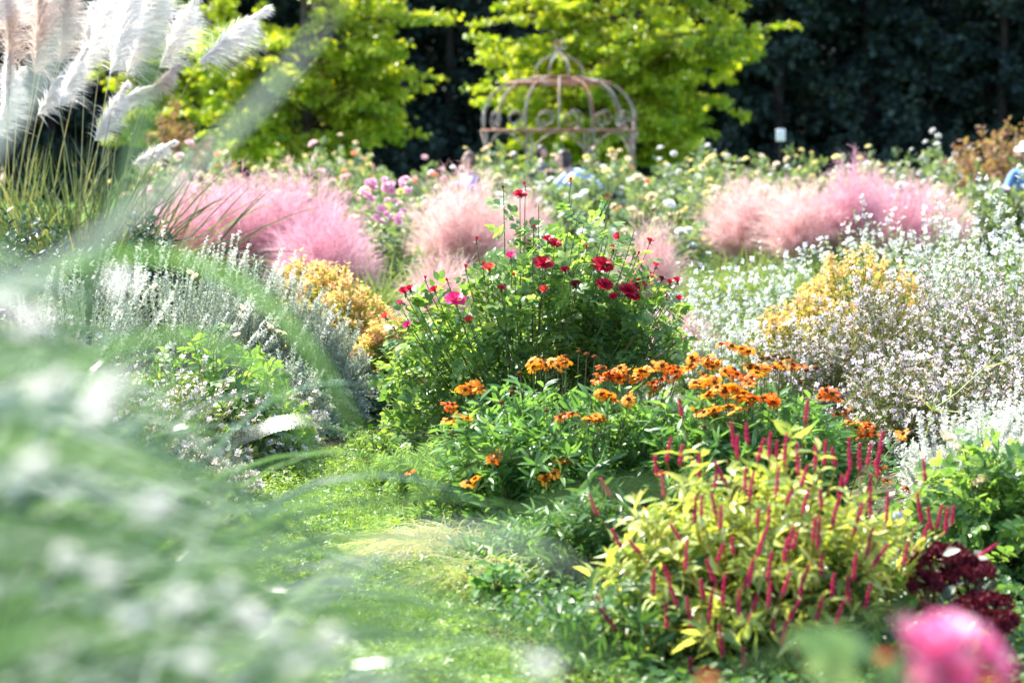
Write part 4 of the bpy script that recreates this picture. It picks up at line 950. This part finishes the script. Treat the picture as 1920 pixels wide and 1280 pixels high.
g = Geo(); tubes(g, A([[[0, 0, 0], [0, 0, .2], [0, 0, .36]]]), .004, .004, 5); g.obj('stake', M_tag, tgo)
g = Geo(); box(g, (0, -.006, .38), (.032, .003, .045)); g.obj('plate', M_tag, tgo)
def line_plant(name, label, cat, lines, d, base_px, mat, r=.0035):
    b0 = G(base_px, d); t = thing(name, label, cat, b0); g = Geo()
    for ln in lines:
        pts = A([P(x, y, d + random.uniform(-.05, .05)) - b0 for x, y in ln]); tt = np.linspace(0, 1, len(pts)); tq = np.linspace(0, 1, 12)
        C = np.stack([np.interp(tq, tt, pts[:, k]) for k in range(3)], 1); tubes(g, C[None], r, r * .35, 4)
    g.obj('stems', mat, t); return t
line_plant('weed', 'lanky green stem with star like leaf whorl in the dark gap at the right', 'weed', [[(1715, 905), (1735, 820), (1748, 768)], [(1748, 768), (1725, 745), (1703, 740)], [(1748, 768), (1780, 770), (1800, 773)], [(1748, 768), (1755, 750), (1760, 732)], [(1748, 768), (1790, 740), (1845, 690), (1925, 610)], [(1845, 690), (1880, 680), (1905, 668)], [(1748, 768), (1735, 725), (1730, 700)], [(1782, 742), (1785, 725), (1782, 710)]], 9.6, 1712, M_per_leaf)
line_plant('dry_twigs', 'dry straw coloured twigs below the pinkish flower mound', 'twigs', [[(1570, 880), (1620, 820), (1670, 760)], [(1610, 870), (1625, 800), (1600, 720)], [(1770, 870), (1790, 800), (1815, 750)], [(1790, 860), (1850, 780), (1920, 720)], [(1640, 880), (1700, 800), (1690, 720)], [(1590, 860), (1600, 780), (1590, 700)]], 10.4, 1680, M_drygrass, .002)
leafy('green_plant', 'leafy green seedling by the path below the silver mound', 'plant', 545, 11.4, .12, .2, 26, 14, LEAFN, .06, M_hel_leaf)
leafy('green_plant', 'bright weed growing at the path edge below the red rose bush', 'plant', 700, 11.6, .2, .12, 40, 14, LEAF, .035, M_clover)
leafy('green_plant', 'broad leaved weed in the shade under the straw coloured sedge', 'plant', 935, 7.9, .1, .16, 12, 8, LEAF, .05, M_hel_leaf)
leafy('green_plant', 'dark leafy plant in the shade between the orange flowers and the red spikes', 'plant', 1130, 8.2, .25, .35, 60, 14, LEAFN, .09, M_per_low)
leafy('green_plant', 'dark leafy plant at the foot of the stonecrop', 'plant', 1745, 6.7, .2, .2, 50, 12, LEAF, .05, M_per_low)
leafy('green_plant', 'leafy plant at the foot of the red spikes, bottom centre of the photo', 'plant', 1180, 6.9, .28, .26, 80, 14, LEAFN, .07, M_per_low)
leafy('green_plant', 'dense green plant below the left clump of orange flowers', 'plant', 1010, 8.6, .3, .2, 90, 14, LEAFN, .065, M_hel_leaf)

# ------------------------------------------------------------------ blurred foreground grasses
def silvergrass(x, y, n, label, lean, H=1.55, sp=(.16, .14), w=.011, white=.2, droop=(.25, .8), group='silvergrass clumps close to the camera'):
    t = thing('silvergrass', label, 'ornamental grass', (x, y, 0), group)
    rt = rng.normal(size=(n, 3)) * A([.09, .09, 0]); D = UP + rng.normal(size=(n, 3)) * A([sp[0], sp[1], 0]) + A([lean[0], lean[1], 0])
    dr = rng.uniform(*droop, n); sm = np.minimum(1, (1 / (2.2 * dr)) ** (1 / 1.2)); apex = sm - dr * sm ** 2.2   # share of the length the arch rises to
    C = arcs(rt, D, H * rng.uniform(.72, 1.12, n) / apex, dr, 14)
    # blades that would stray into the border are the ones a gardener cuts back: keep the fountain shape low on its right side
    Q = C + A([x, y, 0]); dep = np.maximum(Q[..., 1], .3); qx = Q[..., 0] / dep * F + 960; qy = 290 + (EYE - Q[..., 2]) / dep * F
    v = np.max(np.interp(qx, [-400, 0, 130, 300, 420, 560, 720, 900, 1150, 1300], [330, 400, 470, 640, 800, 960, 1040, 1090, 1180, 1400]) - qy, axis=1)
    ok = (v < 0) | ((v < 320) & (rng.uniform(0, 1, n) < .10)); C = C[ok]; n = len(C)
    if n < 2: bpy.data.objects.remove(t); return None
    m = rng.uniform(0, 1, n) < white; m[0] = True; m[1] = False
    g = Geo(); ribbons(g, C[~m], w * rng.uniform(.6, 1.3, (~m).sum()), taper=.6); g.obj('blades', M_fore, t)
    g = Geo(); ribbons(g, C[m], w * rng.uniform(.6, 1.2, m.sum()), taper=.6); g.obj('striped_blades', M_fore_w, t)
    return t
silvergrass(-.58, 2.1, 110, 'blurred arching grass clump at the left edge', (.12, 0), 1.28, sp=(.12, .1), droop=(.3, .6))
silvergrass(-.48, 1.65, 60, 'blurred grass clump at the lower left, nearest the camera', (.14, 0), 1.2, sp=(.12, .08), w=.007, droop=(.3, .65))
silvergrass(-.88, 2.9, 260, 'blurred grass clump behind the nearest one at the left edge', (.15, 0), 1.22, sp=(.14, .12), droop=(.3, .6))
silvergrass(-.42, 2.0, 60, 'blurred low grass arching across the bottom centre', (.28, 0), 1.06, sp=(.12, .08), droop=(.45, .75), white=.25, w=.007)
silvergrass(-.62, 1.7, 50, 'blurred low grass leaning right across the lower left corner', (.34, 0), 1.1, sp=(.12, .08), droop=(.45, .75), white=.3, w=.006)
silvergrass(-.28, 1.8, 20, 'few low blurred blades at the bottom beside the grass path', (.25, 0), 1.04, sp=(.1, .08), droop=(.45, .7), white=.5, w=.006)

def cascade(n, d0, d1, label, px0, px1, w, white, up=.8):
    base = A([-.95, (d0 + d1) / 2, 0]); t = thing('silvergrass', label, 'ornamental grass', base, 'silvergrass clumps close to the camera')
    BX, BY = [-400, 0, 130, 300, 420, 560, 720, 900, 1150, 1300], [330, 420, 480, 600, 760, 920, 1020, 1080, 1180, 1400]
    S = [[], [], []]
    for _ in range(n):
        tx = px0 + (px1 - px0) * random.random() ** 1.25; ty = np.interp(tx, BX, BY) + 40 + 520 * random.random() ** 1.1; dd = random.uniform(d0, d1)
        p2 = P(tx, ty, dd); a = random.uniform(.35, .75); p1 = p2 + A([-a, random.uniform(-.1, .1), a * random.uniform(.35, up)]); p0 = A([p1[0] - random.uniform(.1, .3), dd + random.uniform(-.2, .2), 0])
        for q, v in zip(S, (p0, p1, p2)): q.append(v)
    S = [np.array(q) for q in S]; tq = np.linspace(0, 1, 18)
    C = bez(S[0][:, None], S[1][:, None], S[2][:, None], np.broadcast_to(tq, (n, 18))) - base
    m = rng.uniform(0, 1, n) < white; m[0] = True; m[1] = False; tw = nrm(A([[0, 1., .3]]) + rng.normal(size=(n, 3)) * .35)
    g = Geo(); ribbons(g, C[~m], w * rng.uniform(.6, 1.3, (~m).sum()), taper=.6, twist=tw[~m]); g.obj('blades', M_fore, t)
    g = Geo(); ribbons(g, C[m], w * rng.uniform(.6, 1.2, m.sum()), taper=.6, twist=tw[m]); g.obj('striped_blades', M_fore_w, t)
for cx, cy, nn, lb in ((-.98, 4.5, 520, 'dense dark grass clump at the left edge below the silver shrub'), (-1.0, 4.1, 380, 'dense grass clump at the lower left beside the clover path'), (-1.3, 5.4, 480, 'dark grass clump behind the blurred blades at the left edge'), (-.82, 3.3, 220, 'low dense grass clump in the lower left corner')):
    silvergrass(cx, cy, nn, lb, (.12, 0), 1.02 if cy > 4 else .92, sp=(.2, .16), w=.010, white=0, droop=(.35, .7))
cascade(270, 2.7, 3.7, 'blurred blades cascading right from beyond the left edge, farthest layer', -180, 640, .013, .22)
cascade(90, 1.9, 2.6, 'blurred blades cascading right from beyond the left edge, middle layer', -150, 580, .014, .25)
cascade(16, 1.4, 1.9, 'few broad blurred blades cascading right, nearest layer', -50, 640, .014, .2)
cascade(60, 2.2, 3.2, 'blurred blades reaching low and flat across the bottom centre', 300, 1080, .011, .35, .5)
GLINTS = [(20, 622, 95, 582), (47, 742, 134, 695), (145, 748, 250, 702), (128, 790, 215, 755), (200, 540, 235, 518), (-10, 585, 20, 562), (158, 1062, 228, 1092), (406, 1112, 437, 1090), (440, 1132, 487, 1160), (490, 1166, 550, 1202), (585, 1190, 640, 1198), (100, 1050, 134, 1028),
         (302, 1135, 376, 1118), (218, 1172, 290, 1148), (67, 1190, 165, 1200), (537, 1258, 594, 1240), (976, 1225, 1043, 1258), (330, 1230, 400, 1250), (30, 880, 90, 850), (250, 960, 320, 930)]
for k, (x0, y0, x1, y1) in enumerate(GLINTS):  # whitish tufts added in place of sun glints on the blurred blades
    dd = 1.6 + .25 * ((k * 37) % 10) / 10; base = A([P(x0, y0, dd)[0] - .18, dd + random.uniform(-.05, .05), 0]); b = P(x0, y0, dd) - base; tp = P(x1, y1, dd) - base
    t = thing('glint_stem', f'blurred foreground stem with an added whitish tuft imitating a blade glint, {"upper left" if y0 < 650 else "middle left" if y0 < 950 else "bottom left corner" if x0 < 260 else "bottom left centre" if x0 < 640 else "bottom centre"}', 'ornamental grass', base, 'whitish tufts imitating blade glints close to the camera')
    n = 90; tt = rng.uniform(0, 1, n); p = b + (tp - b) * tt[:, None]; ax = nrm(tp - b); g = Geo()
    D = ax * .9 + rng.normal(size=(n, 3)) * .6; ln = np.linalg.norm(tp - b)
    ribbons(g, arcs(p, D, .011 * np.sin(np.clip(tt + .15, 0, 1) * 3.1) + .004, .1, 3), .0016, taper=.4); g.obj('seed_head', M_plume, t)
    g = Geo(); q = A([0, 0, 0.]); stem_geo(g, (q[None], (b * A([.25, .5, .9]))[None], (b + (tp - b) * .9)[None]), .0014, .0009, 12); g.obj('stem', M_fore, t)

def long_blades(label, base, d, specs, name='grass_blade'):
    for k, (pts, w, m, lb) in enumerate(specs):
        P3 = A([P(x, y, dd) for x, y, dd in pts]); tt = np.linspace(0, 1, len(P3)); tq = np.linspace(0, 1, 16)
        root = A([P3[0][0] - .05, P3[0][1], 0]); t = thing('silvergrass', lb, 'grass blade', root)
        # smooth interpolation through the points, then down to the ground
        co = [np.polyfit(tt, P3[:, q], min(2, len(P3) - 1)) for q in range(3)]
        C = np.stack([np.polyval(c, tq) for c in co], 1)
        dn = np.linspace(0, 1, 6)[:-1, None]; lead = root * (1 - dn) ** 1 + C[0] * dn
        g = Geo(); ribbons(g, (np.concatenate([lead, C]) - root)[None], w, taper=.8, base=1., twist=A([[.2, 1., .1]])); g.obj('blade', m, t)
long_blades('', 0, 0, [
    ([(-120, 420, 1.5), (40, 190, 1.5), (190, -30, 1.5)], .009, M_fore_w, 'thick pale blurred blade crossing the beige pampas plumes'),
    ([(-150, 640, 1.6), (180, 410, 1.6), (480, 240, 1.6), (640, -30, 1.6)], .006, M_fore_w, 'pale blurred blade sweeping diagonally up past the left pink grass'),
    ([(-120, 1100, 1.9), (130, 640, 1.9), (250, 260, 1.9), (298, -40, 1.9)], .010, M_fore, 'upright green blurred blade in front of the pampas grass'),
    ([(-140, 640, 2.0), (230, 450, 2.0), (500, 600, 2.0), (710, 900, 2.0)], .009, M_fore_g, 'broad green blurred blade arching down over the silver mound'),
    ([(-120, 900, 2.0), (200, 620, 2.0), (460, 700, 2.0), (620, 920, 2.0)], .007, M_fore_g, 'second green blurred blade arching towards the clover path'),
    ([(380, 1340, 1.5), (650, 1060, 1.5), (900, 1010, 1.5), (1150, 1120, 1.5)], .004, M_fore_w, 'whitish blurred blade across the straw coloured sedge'),
    ([(500, 1320, 1.6), (850, 1020, 1.6), (1150, 940, 1.6), (1420, 950, 1.6)], .005, M_fore, 'green blurred blade reaching towards the golden leaves'),
    ([(300, 1330, 1.5), (650, 1150, 1.5), (950, 1170, 1.5), (1250, 1320, 1.5)], .006, M_fore, 'green blurred blade low across the bottom centre'),
    ([(1050, 1420, 1.6), (1300, 1280, 1.6), (1600, 1190, 1.6), (1760, 1120, 1.6)], .003, M_fore, 'thin pale blurred blade passing behind the near pink rose'),
])
# near pink rose
NR = G(1760, 2.2); nr = thing('rose_bush', 'out of focus hot pink rose close to the camera at the lower right corner', 'rose bush', NR)
hot = rose_mesh('rose_bloom', M_hotpink, 'open'); hr = rose_mesh('rose_bloom', M_coral, 'open'); hb = rose_mesh('rose_bud', M_coral, 'cup'); wb = rose_mesh('rose_bloom', M_blush, 'cup')
for (x, y, me, s, rx) in ((1702, 1222, hot, .038, .9), (1768, 1208, hot, .034, .6), (1838, 1240, hot, .04, .9), (1770, 1268, hot, .034, 1.1), (1800, 1300, hr, .028, .9), (1655, 1243, hb, .012, .3), (1322, 1284, hb, .013, .3), (1722, 1288, wb, .013, .3), (1700, 1272, wb, .008, .3), (1880, 1295, hr, .02, .4)):
    b = P(x, y, 2.2 + random.uniform(-.02, .02)) - NR; f = link('rose_bloom' if s > .015 else 'rose_bud', me, nr, b); f.scale = [s] * 3; f.rotation_euler = (rx, random.uniform(-.3, .3), random.uniform(0, 6))
    r0 = A([b[0] * .3, b[1], 0]); g = Geo(); stem_geo(g, (r0[None], (r0 * .5 + b * .5 + A([0, .02, 0]))[None], (b - UP * .01)[None]), .004, .002, 10, 0, 6); g.obj('cane', M_cane, nr)
g = Geo(); S3 = stems(30, .1, .3, .98, .3, .7); leaves_on(g, S3, 12, PIN, .11, .3, .9); stem_geo(g, S3, .004, .002, 6); g.obj('foliage', M_rose_leaf, nr)
